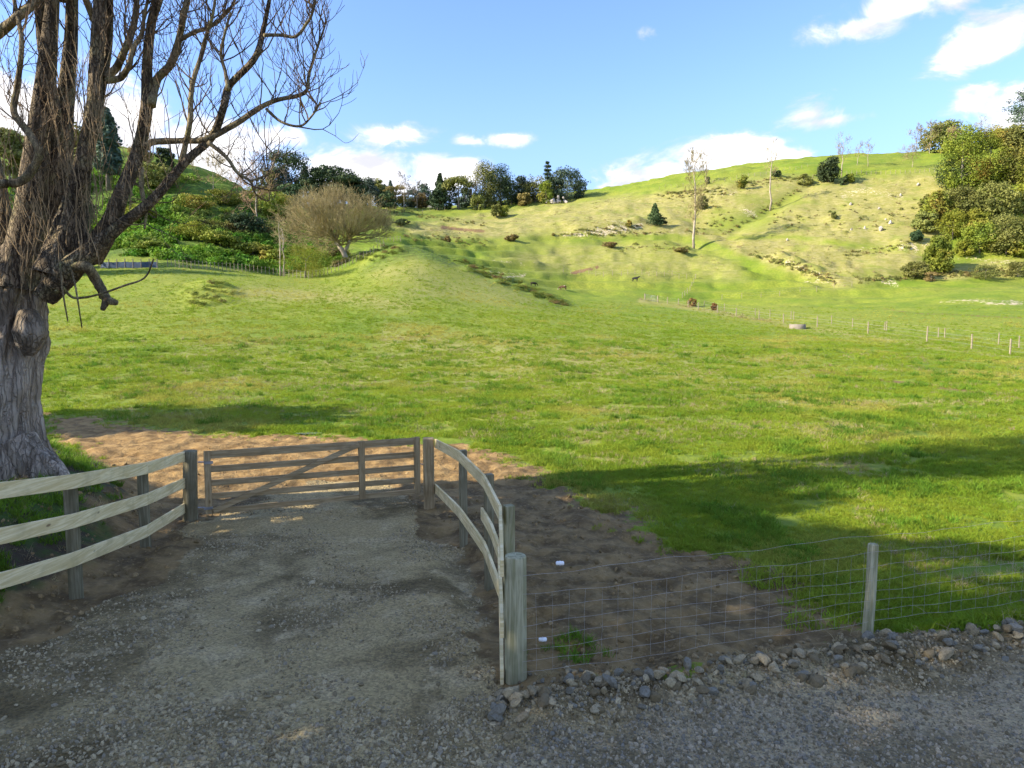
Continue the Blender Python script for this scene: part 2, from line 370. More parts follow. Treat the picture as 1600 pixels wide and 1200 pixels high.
# bare pale ground: slips, tracks, dry creek line
m_pale = np.zeros_like(GX)
for pts, w, k in (([(905, 366), (940, 362), (985, 357), (1000, 352)], 5, .95), ([(870, 369), (900, 366)], 4, .8), ([(935, 350), (985, 345)], 4, .5), ([(1408, 384), (1446, 389)], 6, 1), ([(1225, 408), (1290, 433)], 3.5, .9),
                  ([(1320, 305), (1350, 298), (1390, 302)], 7, .6), ([(1340, 296), (1410, 308)], 5, .5), ([(1158, 328), (1180, 336)], 4.5, .8), ([(1100, 300), (1150, 302)], 6, .5), ([(1260, 440), (1300, 442)], 4, .5), ([(1380, 440), (1400, 444)], 5, .8),
                  ([(770, 407), (835, 412)], 2.2, .5), ([(785, 434), (822, 430)], 2.2, .75), ([(760, 424), (818, 428)], 1.8, .6), ([(1470, 472), (1530, 470), (1600, 471)], 3, .6), ([(1540, 474), (1600, 474)], 3.2, .7),
                  ([(1470, 402), (1520, 404), (1600, 414)], 3, .7), ([(1340, 388), (1410, 384)], 3, .5), ([(1220, 345), (1300, 352), (1380, 362)], 3, .35), ([(1000, 365), (1100, 362)], 3, .35)):
    m_pale = np.maximum(m_pale, k * stroke(pts, w))
m_brown = np.zeros_like(GX)
for pts, w, k in (([(895, 427), (935, 418)], 2.6, .9), ([(690, 355), (720, 358), (756, 362)], 3.5, .7), ([(1270, 578), (1380, 594), (1480, 606), (1600, 622)], 2.2, .95), ([(1380, 482), (1440, 490), (1600, 497)], 2.0, .5),
                  ([(1300, 442), (1330, 446)], 4, .3), ([(230, 395), (330, 398), (420, 410)], 4, .4), ([(560, 432), (620, 402)], 5, .3)):
    m_brown = np.maximum(m_brown, k * stroke(pts, w))
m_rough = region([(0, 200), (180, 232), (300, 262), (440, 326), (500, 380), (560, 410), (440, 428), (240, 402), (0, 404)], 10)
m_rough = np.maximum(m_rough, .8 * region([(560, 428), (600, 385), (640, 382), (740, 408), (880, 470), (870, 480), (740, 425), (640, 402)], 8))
mA = np.stack([m_soil, m_grav, m_dry], -1); mB = np.stack([m_pale, m_brown, m_rough], -1)
m_road = sstep(.5, -.5, sdf(GX, GY, [(0.2, 5.5), (3.6, 6.1), (9, 7.5), (60, 20), (60, -30), (-2, -30), (-.8, 3.2)]) + nse * 1.4)
m_bank = sstep(.3, -.2, sbank) * sstep(30, 20, RR)
m_bankgreen = m_bank * sstep(-.2, -.9, sbank + nse * 1.6)
m_warm = np.maximum(sstep(1.6, -.2, np.abs(sbank + .5)) * sstep(10.0, 13.0, GY), sstep(13, 15, GY) * sstep(1.5, -2, GX))  # orange bank soil, plus the gold of sunlit ground painted in behind the gate
trk = dline(GX, GY, [(-3.4, 13), (-3.1, 10.5), (-2.6, 8.2), (-1.7, 6.2), (-.9, 4)])
mD = np.stack([sstep(2.0, .3, trk)] * 3, -1)
mC = np.stack([m_road, m_bankgreen, np.clip(m_warm, 0, 1)], -1)

# ------------------------------------------------------------------ materials
def new_mat(name):
    m = bpy.data.materials.new(name); m.use_nodes = True; t = NT(m.node_tree)
    o = t.n('ShaderNodeOutputMaterial'); p = t.n('ShaderNodeBsdfPrincipled'); t.put(o.inputs[0], p.outputs[0])
    p.inputs['Roughness'].default_value = .9
    p.inputs['Specular IOR Level'].default_value = .25
    return m, t, p, o
def bump(t, p, h, strength=.4, dist=.05):
    b = t.n('ShaderNodeBump'); b.inputs['Strength'].default_value = strength; b.inputs['Distance'].default_value = dist
    t.put(b.inputs['Height'], h); t.put(p.inputs['Normal'], b.outputs[0])

def ground_material():
    m, t, p, o = new_mat("ground")
    P = t.n('ShaderNodeNewGeometry').outputs['Position']
    soil, grav, dry = t.attr('mA'); pale, brown, rough = t.attr('mB'); road, bankg, warm = t.attr('mC')
    n_s = t.noise(P, 14, 4, .65); n_m = t.noise(P, 2.2, 4, .6); n_l = t.noise(P, .16, 4, .6); n_xl = t.noise(P, .035, 3, .55); n_f = t.noise(P, 60, 3, .6)
    n_t = t.noise(t.v('MULTIPLY', P, (1, 1.0, 3)), .8, 5, .7)
    # pasture
    g = t.mix(t.ramp(n_l, .35, .68), (.155, .225, .014), (.25, .285, .026))
    g = t.mix(t.m('MULTIPLY', t.ramp(n_xl, .42, .62), .55), g, (.27, .275, .040))
    g = t.mix(t.ramp(n_m, .62, .40, 0, .45), g, (.085, .145, .010))
    g = t.mix(t.ramp(n_t, .60, .74, 0, .5), g, (.25, .235, .055))
    gd = t.mix(t.ramp(n_t, .35, .65), (.26, .24, .055), (.39, .33, .13)); gd = t.mix(t.ramp(n_l, .50, .66, 0, .6), gd, (.17, .21, .025))
    gd = t.mix(t.ramp(n_m, .56, .70, 0, .55), gd, (.15, .115, .04))
    g = t.mix(dry, g, gd)
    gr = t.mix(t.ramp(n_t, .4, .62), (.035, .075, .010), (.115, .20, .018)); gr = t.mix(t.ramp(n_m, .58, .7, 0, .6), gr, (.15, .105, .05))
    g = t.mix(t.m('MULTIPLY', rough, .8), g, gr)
    pc = t.mix(t.ramp(n_m, .35, .65), (.36, .28, .13), (.58, .50, .32))
    g = t.mix(t.m('MULTIPLY', t.ramp(t.m('ADD', pale, t.m('ADD', t.m('MULTIPLY', t.m('SUBTRACT', n_t, .52), 1.9), t.m('MULTIPLY', t.m('SUBTRACT', n_m, .52), 1.6))), .42, .85), 1), g, pc)
    g = t.mix(t.ramp(t.m('ADD', brown, t.m('MULTIPLY', t.m('SUBTRACT', n_m, .5), .8)), .40, .62), g, (.20, .125, .055))
    # worked soil, wet and clodded
    s = t.mix(t.ramp(n_m, .34, .66), (.105, .068, .026), (.27, .180, .072)); s = t.mix(t.ramp(n_s, .5, .72, 0, .6), s, (.36, .25, .115))
    s = t.mix(t.m('MULTIPLY', warm, .75), s, t.mix(t.ramp(n_m, .35, .65), (.20, .115, .035), (.40, .25, .09)))
    s = t.mix(bankg, s, t.mix(t.ramp(n_m, .4, .6), (.045, .040, .022), (.05, .085, .015)))
    c = t.mix(t.ramp(t.m('ADD', soil, t.m('MULTIPLY', t.m('SUBTRACT', n_s, .5), 1.1)), .38, .62), g, s)
    c = t.mix(bankg, c, t.mix(t.ramp(n_m, .42, .62), (.07, .05, .03), (.06, .10, .018)))
    # gravel: limestone drive with damp dark patches, blue-grey road metal
    vo = t.n('ShaderNodeTexVoronoi'); t.put(vo.inputs['Vector'], P); vo.inputs['Scale'].default_value = 46
    vs = t.n('ShaderNodeSeparateColor'); t.put(vs.inputs[0], vo.outputs['Color'])
    wet = t.ramp(t.m('ADD', t.noise(P, .55, 5, .62, .6), t.m('MULTIPLY', t.attr('mD')[0], .09)), .42, .62)
    kd = t.mix(wet, (.165, .12, .05), (.43, .33, .155)); kd = t.mix(t.ramp(n_m, .5, .7, 0, .7), kd, (.56, .44, .24))
    kr = t.mix(t.ramp(t.noise(P, .8, 4, .6), .4, .6), (.25, .195, .10), (.42, .335, .19))
    k = t.mix(road, kd, kr)
    k = t.mix(1, k, t.mix(vs.outputs[0], (.6, .6, .6), (1.2, 1.18, 1.14)), 'MULTIPLY')
    c = t.mix(t.ramp(t.m('ADD', grav, t.m('MULTIPLY', t.m('SUBTRACT', n_s, .5), .6)), .4, .6), c, k)
    t.put(p.inputs['Base Color'], c)
    hh = t.m('ADD', t.m('MULTIPLY', n_s, .5), t.m('ADD', t.m('MULTIPLY', n_m, 1.6), t.m('MULTIPLY', n_f, .18)))
    hh = t.m('ADD', hh, t.m('MULTIPLY', t.m('MULTIPLY', grav, vo.outputs['Distance']), -.25))
    hh = t.m('ADD', hh, t.m('MULTIPLY', n_t, t.m('MULTIPLY', rough, 5)))
    bump(t, p, hh, .75, .09)
    return m
M_GROUND = ground_material()

def leaf_mat(name, c1, c2, c3=None, trans=.25, scale=.6):
    m, t, p, o = new_mat(name)
    P = t.n('ShaderNodeNewGeometry').outputs['Position']; oi = t.n('ShaderNodeObjectInfo').outputs['Random']
    c = t.mix(t.ramp(t.noise(P, scale, 4, .65), .36, .64), c1, c2)
    if c3: c = t.mix(t.ramp(t.noise(P, scale * .45, 2, .5), .52, .66), c, c3)
    hsv = t.n('ShaderNodeHueSaturation'); t.put(hsv.inputs['Color'], c); t.put(hsv.inputs['Value'], t.m('ADD', t.m('MULTIPLY', oi, .4), .8)); t.put(hsv.inputs['Hue'], t.m('ADD', t.m('MULTIPLY', oi, .03), .485))
    c = hsv.outputs[0]
    t.put(p.inputs['Base Color'], c); p.inputs['Roughness'].default_value = .75
    tr = t.n('ShaderNodeBsdfTranslucent'); t.put(tr.inputs[0], c); mx = t.n('ShaderNodeMixShader'); mx.inputs[0].default_value = trans
    t.put(mx.inputs[1], p.outputs[0]); t.put(mx.inputs[2], tr.outputs[0]); t.put(o.inputs[0], mx.outputs[0])
    return m
def bark_mat(name, c1, c2, c3, scale=6, b=.6, stretch=.22, ck=.6, young=None):
    m, t, p, o = new_mat(name)
    P = t.n('ShaderNodeNewGeometry').outputs['Position']; V = t.v('MULTIPLY', P, (1, 1, stretch))
    n1 = t.noise(V, scale, 5, .65, .4); n2 = t.noise(P, scale * .35, 3, .6); n3 = t.noise(P, scale * 2.5, 3, .6)
    vb = t.n('ShaderNodeTexVoronoi', feature='DISTANCE_TO_EDGE'); t.put(vb.inputs['Vector'], t.v('ADD', V, t.v('MULTIPLY', t.noise(P, scale * .8, 3, .6, 0, 'Color'), (.12, .12, .12)))); vb.inputs['Scale'].default_value = scale * 3.2
    crack = t.ramp(vb.outputs['Distance'], .0, .16)
    c = t.mix(t.ramp(n1, .36, .62), c1, c2); c = t.mix(t.ramp(n2, .50, .64, 0, .75), c, c3); c = t.mix(t.ramp(n3, .62, .70, 0, .45), c, (.36, .37, .28)); c = t.mix(t.ramp(crack, 0, 1, ck, 0), c, tuple(x * .5 for x in c1))
    if young:                                                # younger, browner bark higher up the bole
        zz = t.n('ShaderNodeSeparateXYZ'); t.put(zz.inputs[0], P)
        c = t.mix(t.m('MULTIPLY', t.ramp(t.m('ADD', zz.outputs[2], t.m('MULTIPLY', n2, 2.4)), 3.9, 5.3), .85), c, t.mix(t.ramp(n1, .36, .62), *young))
    t.put(p.inputs['Base Color'], c); bump(t, p, t.m('ADD', n1, t.m('ADD', t.m('MULTIPLY', n3, .3), t.m('MULTIPLY', crack, ck))), b, .06)
    return m
def wood_mat(name, c1, c2, knots=True, grain=(1, 1, 1), wet=None):
    m, t, p, o = new_mat(name)
    tcn = t.n('ShaderNodeAttribute', attribute_name='uvw').outputs['Vector']; oi = t.n('ShaderNodeObjectInfo').outputs['Random']
    P = t.v('ADD', tcn, (0, 0, 0)); off = t.n('ShaderNodeCombineXYZ'); t.put(off.inputs[0], t.m('MULTIPLY', oi, 37)); t.put(off.inputs[1], t.m('MULTIPLY', oi, 11))
    P = t.v('ADD', P, off.outputs[0])
    st = t.v('MULTIPLY', P, (.8, 14, 14)); n1 = t.noise(st, 1.6, 5, .6, 1.2); n2 = t.noise(P, 2.3, 3, .6); n3 = t.noise(t.v('MULTIPLY', P, (6, 60, 60)), 1, 3, .6)
    c = t.mix(t.ramp(n1, .38, .64), c1, c2); c = t.mix(t.ramp(n2, .48, .7, 0, .5), c, tuple(x * .62 for x in c1)); c = t.mix(t.ramp(n3, .5, .75, 0, .3), c, tuple(x * .55 for x in c1))
    if knots:
        vo = t.n('ShaderNodeTexVoronoi'); t.put(vo.inputs['Vector'], t.v('MULTIPLY', P, (1, 2.2, 2.2))); vo.inputs['Scale'].default_value = 2.1
        c = t.mix(t.ramp(vo.outputs['Distance'], .10, .04, 0, .8), c, (.16, .095, .045))
    t.put(p.inputs['Base Color'], c); p.inputs['Roughness'].default_value = .8; bump(t, p, t.m('ADD', n1, t.m('MULTIPLY', n3, .5)), .35, .006)
    return m
def plain_mat(name, c, rough=.7, metal=0, var=.25, scale=8):
    m, t, p, o = new_mat(name)
    P = t.n('ShaderNodeNewGeometry').outputs['Position']
    t.put(p.inputs['Base Color'], t.mix(t.ramp(t.noise(P, scale, 4, .6), .3, .7), tuple(x * (1 - var) for x in c), tuple(min(1, x * (1 + var)) for x in c)))
    p.inputs['Roughness'].default_value = rough; p.inputs['Metallic'].default_value = metal
    return m
def rock_mat(name, c1, c2, c3):
    m, t, p, o = new_mat(name)
    oi = t.n('ShaderNodeObjectInfo').outputs['Random']; P = t.n('ShaderNodeTexCoord').outputs['Object']
    c = t.mix(t.ramp(oi, .2, .7), c1, c2); c = t.mix(t.ramp(t.m('FRACT', t.m('MULTIPLY', oi, 7.3)), .7, .9), c, c3)
    c = t.mix(t.ramp(t.noise(P, 3, 4, .65), .35, .7, 0, .55), c, tuple(x * .45 for x in c1))
    t.put(p.inputs['Base Color'], c); p.inputs['Roughness'].default_value = .85; bump(t, p, t.noise(P, 9, 4, .6), .3, .02)
    return m

M_BARK = bark_mat("poplar_bark", (.075, .055, .034), (.27, .205, .125), (.25, .21, .105), 7, 1.0)
M_TRUNK = bark_mat("old_trunk_bark", (.15, .115, .08), (.46, .38, .285), (.28, .22, .15), 5, 1.0, .10, .3, ((.075, .055, .034), (.27, .205, .125)))
M_LIMB = bark_mat("limb_bark", (.10, .075, .042), (.33, .26, .14), (.28, .255, .10), 9, .5)
M_TWIG = plain_mat("twig", (.13, .088, .048), .9, 0, .3, 2)
M_SHOOT = plain_mat("pale_shoot", (.30, .215, .115), .9, 0, .3, 2)
M_PALEBARK = plain_mat("pale_bark", (.36, .30, .22), .9, 0, .25, 1)
M_GREYBARK = plain_mat("grey_bark", (.20, .17, .135), .9, 0, .3, 1)
M_BROWNTWIG = plain_mat("brown_twig", (.34, .225, .125), .9, 0, .25, .5)
M_TANTWIG = plain_mat("tan_twig", (.31, .25, .115), .9, 0, .25, .5)
M_RAIL = wood_mat("pale_pine", (.68, .53, .25), (.88, .73, .42))
M_GATE = wood_mat("weathered_gate_timber", (.29, .205, .10), (.46, .345, .19))
M_POST = wood_mat("treated_post", (.15, .13, .07), (.27, .235, .145), False)
M_GPOST = wood_mat("green_grey_post", (.25, .235, .12), (.44, .405, .25), False)
M_FPOST = plain_mat("field_post", (.28, .235, .155), .9, 0, .2)
M_WIRE = plain_mat("galvanised_wire", (.42, .39, .34), .6, .4, .15)
M_WHITE = plain_mat("white_plastic", (.82, .82, .80), .4, 0, .03)
M_IRON = plain_mat("galvanised_steel", (.32, .32, .33), .45, .8, .2)
M_CONC = plain_mat("concrete", (.24, .205, .155), .9, 0, .15)
M_BLUE = plain_mat("blue_mesh", (.05, .075, .125), .7, 0, .25, 2)
M_ROOF = plain_mat("grey_roof", (.22, .245, .27), .6, .2, .1)
M_WALL = plain_mat("pale_wall", (.22, .21, .19), .8, 0, .1)
M_GLASS = plain_mat("dark_glass", (.04, .05, .06), .1, 0, .1)
M_ROCK = rock_mat("rubble", (.19, .145, .075), (.42, .335, .19), (.22, .205, .155))
M_STONE = rock_mat("limestone", (.24, .185, .095), (.56, .45, .26), (.32, .27, .18))
M_CHIP = rock_mat("road_metal", (.20, .16, .09), (.50, .41, .27), (.26, .235, .18))
M_CLOD = rock_mat("clod", (.20, .135, .055), (.33, .225, .10), (.38, .27, .13))
M_GRASS = leaf_mat("grass_blades", (.20, .29, .018), (.29, .35, .028), (.40, .37, .07), .45, .25)
M_GRASSD = leaf_mat("lush_grass", (.10, .19, .012), (.165, .27, .02), None, .35, .4)
M_FERN = leaf_mat("undergrowth_leaves", (.075, .18, .014), (.21, .34, .028), (.16, .12, .045), .35, .12)
M_DRYLEAF = leaf_mat("dry_stalks", (.30, .23, .11), (.42, .34, .18), None, .2)
M_DARK = leaf_mat("dark_needles", (.032, .058, .022), (.080, .115, .038), None, .12, .25)
M_BLUEG = leaf_mat("blue_green_needles", (.045, .080, .055), (.11, .15, .09), None, .12, .25)
M_OLIVE = leaf_mat("olive_leaves", (.115, .13, .028), (.245, .245, .06), None, .2, .25)
M_GOLDN = leaf_mat("golden_leaves", (.17, .13, .04), (.27, .20, .07), None, .2, .25)
M_NATIVE = leaf_mat("native_leaves", (.115, .16, .018), (.26, .285, .033), (.34, .26, .05), .2, .3)
M_YELL = leaf_mat("yellow_green_leaves", (.155, .185, .018), (.27, .27, .03), None, .3, .3)
M_ORANGE = leaf_mat("rusty_leaves", (.19, .10, .03), (.27, .17, .05), None, .2, .3)

# ------------------------------------------------------------------ the ground, split into its surfaces
def ground():
    nr, nc = GX.shape
    idx = np.arange(nr * nc).reshape(nr, nc)
    Fq = np.stack([idx[:-1, :-1], idx[:-1, 1:], idx[1:, 1:], idx[1:, :-1]], -1).reshape(-1, 4)
    V = np.stack([GX, GY, GZ], -1).reshape(-1, 3)
    fa = lambda a: (a[:-1, :-1] + a[1:, 1:]).ravel() / 2
    so, gr, rd, bk, rr, fy = fa(m_soil), fa(m_grav), fa(m_road), fa(m_bank), fa(RR), fa(GY)
    gv, gu = fa(GV), fa(GU)
    zone = np.zeros(len(Fq), int)                                              # pasture
    far = (rr > 100) & (fy > 0); zone[far] = 1                                   # hillside
    flat = far & (gv > 436) & (gu > 900); zone[flat] = 0
    zone[(so > .5)] = 2; zone[(bk > .5) & (rr < 26)] = 3; zone[gr > .5] = 4; zone[(gr > .5) & (rd > .5)] = 5
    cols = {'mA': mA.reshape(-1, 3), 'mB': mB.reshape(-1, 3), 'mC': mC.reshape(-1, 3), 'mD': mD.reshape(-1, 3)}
    for z, nm in enumerate(('pasture', 'hillside', 'bare_soil', 'earth_bank', 'gravel_driveway', 'gravel_road')):
        f = Fq[zone == z]
        if len(f) == 0: continue
        used, inv = np.unique(f.ravel(), return_inverse=True)
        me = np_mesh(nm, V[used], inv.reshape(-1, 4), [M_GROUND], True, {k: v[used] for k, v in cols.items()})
        finish(link(nm, me), {'pasture': 'bright green sheep pasture rolling away from the gate', 'hillside': 'dry grassy hillside with stock terraces under the skyline',
               'bare_soil': 'dark freshly worked soil behind the gate and netting fence', 'earth_bank': 'grassy earth bank under the bare poplar beside the rail fence',
               'gravel_driveway': 'damp brown gravel driveway leading to the wooden gate', 'gravel_road': 'blue grey gravel road edge in front of the netting fence'}[nm], None, None, 'structure')
ground()

def uvw(o, axis_pts=None):
    """stores lengthwise coordinates for the wood grain: x along the piece"""
    me = o.data; n = len(me.vertices); co = np.empty(n * 3, np.float32); me.vertices.foreach_get('co', co); co = co.reshape(-1, 3)
    a = me.attributes.new('uvw', 'FLOAT_VECTOR', 'POINT')
    if axis_pts is None:                                       # upright piece
        q = np.stack([co[:, 2], co[:, 0], co[:, 1]], -1)
    else:
        d = np.array(axis_pts[1] - axis_pts[0]); d /= np.linalg.norm(d); x = co @ d
        q = np.stack([x, co[:, 2], x * 0], -1)
    a.data.foreach_set('vector', q.astype(np.float32).ravel())
    return o
def round_post(mb, base, top, r0, r1, sides=18, sink=.35):
    b = Vector(base) - Vector((0, 0, sink)); tp = Vector(top)
    pts = [b, Vector(base), base + (tp - base) * .5, tp - Vector((0, 0, .012)), tp]
    return mb.tube(pts, [r0, r0, (r0 + r1) / 2, r1, r1 * .93], sides)
def board_path(pts, h, th, up=Vector((0, 0, 1))):
    """a board of height h and thickness th bent along pts (centre line)"""
    mb = MB(); n = len(pts)
    for i, p in enumerate(pts):
        d = (pts[min(i + 1, n - 1)] - pts[max(i - 1, 0)]).normalized(); s_ = d.cross(up).normalized()
        for (a, b) in ((-.5, -.5), (.5, -.5), (.5, .5), (-.5, .5)): mb.V.append(Vector(p) + s_ * (a * th) + up * (b * h))
    for i in range(n - 1):
        for k in range(4):
            k2 = (k + 1) % 4; mb.Fc.append((i * 4 + k, i * 4 + k2, (i + 1) * 4 + k2, (i + 1) * 4 + k))
    mb.Fc.append((3, 2, 1, 0)); mb.Fc.append(tuple((n - 1) * 4 + k for k in range(4)))
    return mb
def bend(pts, sub=5):
    """smooth curve through the points"""
    out_ = []; n = len(pts)
    for i in range(n - 1):
        p0, p1, p2, p3 = pts[max(i - 1, 0)], pts[i], pts[i + 1], pts[min(i + 2, n - 1)]
        for k in range(sub):
            q = k / sub
            out_.append(.5 * ((2 * p1) + (-p0 + p2) * q + (2 * p0 - 5 * p1 + 4 * p2 - p3) * q * q + (-p0 + 3 * p1 - 3 * p2 + p3) * q ** 3))
    out_.append(pts[-1]); return out_
def rail(name, pts, h, th, mat, parent, smooth=True):
    P = [Vector(p) for p in pts]
    if smooth == 2:                                           # straight lengths with a slight give at each post
        Q = [P[0]]
        for a_, b_, c_ in zip(P[:-2], P[1:-1], P[2:]): Q += [b_.lerp(a_, .22), b_.lerp(a_.lerp(c_, .5), .035), b_.lerp(c_, .22)]
        P = Q + [P[-1]]
    elif smooth: P = bend(P)
    o = board_path(P, h, th).build(name, mat, parent, smooth=False); uvw(o, (P[0], P[-1])); 
    md = o.modifiers.new('bevel', 'BEVEL'); md.width = .004; md.segments = 1; md.limit_method = 'ANGLE'; md.angle_limit = R(50)
    return o

# ------------------------------------------------------------------ left rail fence
lf = empty('rail_fence', (-5.2, 8, 0), 'pale three-rail timber fence on the left below the big bare poplar', 'fence')
lf.location = (0, 0, 0)
LP = [(-190, 6.2), (0, 6.85), (113, 7.85), (229, 9.75), (288, 11.35)]
rows = [((742, 775), (753, 780), (740.5, 764.5), (721, 742), (705.5, 721)), ((824, 862), (824, 852), (802, 827), (770, 790.5), (746, 763)), ((912, 956), (894, 922), (863, 887), (821, 839), (786, 802))]
rows[0] = ((768, 798),) + rows[0][1:]; rows[1] = ((848, 879),) + rows[1][1:]; rows[2] = ((929, 961),) + rows[2][1:]
for rw in rows:
    P = [px(u, (a + b) / 2, Y) for (u, Y), (a, b) in zip(LP, rw)]
    rail('rail', P[:4], .172, .034, M_RAIL, lf, 2)
    P2 = [P[3] + (P[4] - P[3]) * .004, P[3] + (P[4] - P[3]) * .5, P[4]]
    rail('rail', P2, .168, .034, M_RAIL, lf, False)
def flat_post(name, x, y, top, wx, wy, rz, mat, parent, sink=.4, base=None):
    b = (gz(x, y) if base is None else base) - sink; mb = MB(); h = top - b
    M = Matrix.Rotation(rz, 3, 'Z'); mb.box((x, y, b + h / 2), (wx, wy, h), M)
    o = mb.build(name, mat, parent, smooth=False); uvw(o); md = o.modifiers.new('bevel', 'BEVEL'); md.width = .008; md.segments = 2
    return o
for (u, Y, vt) in ((108, 7.98, 752), (222, 9.92, 735)):
    p = px(u, vt, Y); flat_post('post', p.x - .03, p.y + .06, p.z, .13, .10, .15, M_POST, lf)
p = px(-190, 780, 6.3); flat_post('post', p.x, p.y + .08, p.z, .13, .10, .15, M_POST, lf)

# strainer posts and curved fence
sp1 = MB(); b = px(297.5, 808, 11.45); tp = px(297, 704, 11.45); round_post(sp1, Vector((b.x, b.y, 0)), tp, .118, .112, sink=.5)
o = sp1.build('post', M_POST, lf); uvw(o); o['label'] = 'thick round strainer post the gate hangs from'
rf = empty('curved_rail_fence', (0, 0, 0), 'curved timber rail fence on the right side of the driveway, seen edge-on', 'fence')
sp2 = MB(); b = px(670.5, 794, 12.15); tp = px(670.5, 684, 12.15); sp2.box(((b.x, b.y, (b.z - .5 + tp.z) / 2)), (.195, .19, tp.z - b.z + .5), Matrix.Rotation(.15, 3, 'Z'))
o = sp2.build('post', M_GATE, rf, smooth=False); uvw(o); o['label'] = 'square gate post at the far end'
md = o.modifiers.new('bevel', 'BEVEL'); md.width = .02; md.segments = 2
fp = MB(); round_post(fp, Vector((.035, 6.02, .03)), px(805.5, 868, 6.02), .102, .098, 28)
o = fp.build('post', M_GPOST, rf, smooth=False); uvw(o); o['label'] = 'round green-grey corner post nearest the camera'; o.data.polygons.foreach_set('use_smooth', [len(q.vertices) == 4 for q in o.data.polygons])
CV = [(680, 12.15), (717, 9.95), (757, 8.35), (781.5, 7.1), (784.5, 5.95)]
tv = [(685, 700), (704, 720), (743, 761), (790, 812), (873, 904)]
bv = [(754.5, 771), (790, 808), (845, 867), (910, 936), (1046, 1078)]
P = [px(u, (a + b) / 2, Y) for (u, Y), (a, b) in zip(CV, tv)]; rail('rail', P[:4], .158, .034, M_RAIL, rf, 2); rail('rail', [P[3] + (P[4] - P[3]) * .01, P[4]], .158, .034, M_RAIL, rf, False)
P = [px(u, (a + b) / 2, Y) for (u, Y), (a, b) in zip(CV, bv)]; rail('rail', P[:4], .165, .034, M_RAIL, rf, 2); rail('rail', [P[3] + (P[4] - P[3]) * .01, P[4]], .165, .034, M_RAIL, rf, False)
P = [px(753, 802, 8.5), px(768, 828, 7.8), px(780, 862, 7.05), px(784.5, 985, 5.95)]; rail('rail', P[:3], .155, .034, M_RAIL, rf, 2); rail('rail', [P[2] + (P[3] - P[2]) * .01, P[3]], .155, .034, M_RAIL, rf, False)
for (u, Y, vt, mt) in ((721.5, 10.02, 703.5, M_POST), (762, 8.45, 741, M_POST), (793, 7.15, 790, M_GPOST)):
    p = px(u, vt, Y); flat_post('post', p.x + .015, p.y + .02, p.z, .105, .10, .4, mt, rf)

# ------------------------------------------------------------------ gate
gt = empty('farm_gate', (0, 0, 0), 'closed five-rail wooden farm gate with a diagonal brace across the driveway', 'gate')
GA, GB = (325.5, 11.3), (651.5, 12.55)
def gp(f, v): return px(GA[0] + (GB[0] - GA[0]) * f, v, GA[1] + (GB[1] - GA[1]) * f / (f + (1 - f) * GB[1] / GA[1]))
def gpu(u, v):
    a = px(GA[0], 700, GA[1]); b = px(GB[0], 700, GB[1]); r = ray(u, v); k = r.x / r.y          # plane through both stiles
    q = (a.x - k * a.y) / (k * (b.y - a.y) - (b.x - a.x)); Y = a.y + (b.y - a.y) * q; return px(u, v, Y)
for (l, r_) in (((705, 717), (683.5, 694)), ((728.7, 738.5), (705.4, 714)), ((750.7, 760), (725.5, 734.5)), ((771.5, 780.5), (744.7, 754)), ((795, 803.8), (763.5, 771.3))):
    a = gpu(322, sum(l) / 2); b = gpu(655, sum(r_) / 2)
    h = (l[1] - l[0]) / 1067 * 11.3 * 1.02
    rail('rail', [a, b], h, .034, M_GATE, gt, False)
gd = (gpu(651, 700) - gpu(325, 700)); gd.z = 0; gd.normalize(); gn = Vector((gd.y, -gd.x, 0))
for (u0, u1, vt, vb) in ((320.5, 330, 704, 802.5), (560.3, 570.3, 689, 779.5), (647, 656.3, 683, 770.5)):
    a = gpu((u0 + u1) / 2, vt); b = gpu((u0 + u1) / 2, vb)
    for sgn in ((1, -1) if u0 > 560 else (1,)):
        mb = MB(); c = (a + b) / 2 + gn * (.031 * sgn); mb.box((c.x, c.y, c.z), ((u1 - u0) / 1067 * 11.8, .026, a.z - b.z), Matrix.Rotation(math.atan2(gd.y, gd.x), 3, 'Z'))
        o = mb.build('stile', M_GATE, gt, smooth=False); uvw(o)
a = gpu(334, 797) + gn * .062; b = gpu(560, 693.5) + gn * .062
o = board_path([a, b], .088, .030, up=gn.cross((b - a).normalized()) * -1 if False else (b - a).normalized().cross(gn)).build('brace', M_GATE, gt, smooth=False); uvw(o, (a, b))
# hinges and latch
for v in (722, 793):
    mb = MB(); a = gpu(309, v); b = gpu(323, v); mb.tube([a, b], [.012, .012], 8); mb.box(gpu(326, v) + gn * .05, (.14, .012, .045), Matrix.Rotation(math.atan2(gd.y, gd.x), 3, 'Z'))
    mb.build('hinge', M_IRON, gt, smooth=False)
mb = MB(); a = gpu(654, 724); mb.tube([a, gpu(662, 726)], [.008, .008], 6); mb.build('latch', M_IRON, gt)

# ------------------------------------------------------------------ netting fence along the road
nf = empty('netting_fence', (0, 0, 0), 'wire netting fence with a thin round post, running right from the corner post', 'fence')
A0, A1 = Vector((.10, 6.0, 0)), Vector((3.63, 6.92, 0)); A2 = Vector((9.2, 8.35, 0)); A3 = Vector((16, 10.1, 0))
def npt(s_):                                                  # metres along the fence
    L1, L2 = (A1 - A0).length, (A2 - A1).length
    return A0.lerp(A1, s_ / L1) if s_ < L1 else A1.lerp(A3, (s_ - L1) / (A3 - A1).length)
mb = MB(); bp = px(1353.5, 1010, 6.92); tq = px(1364.5, 850, 6.95); mb.tube([bp - Vector((.02, 0, .4)), bp, bp.lerp(tq, .5) + Vector((.008, 0, 0)), tq - Vector((0, 0, .01)), tq], [.057, .056, .053, .052, .046], 16)
o = mb.build('post', M_GPOST, nf); uvw(o); o['label'] = 'thin round fence post leaning slightly right'
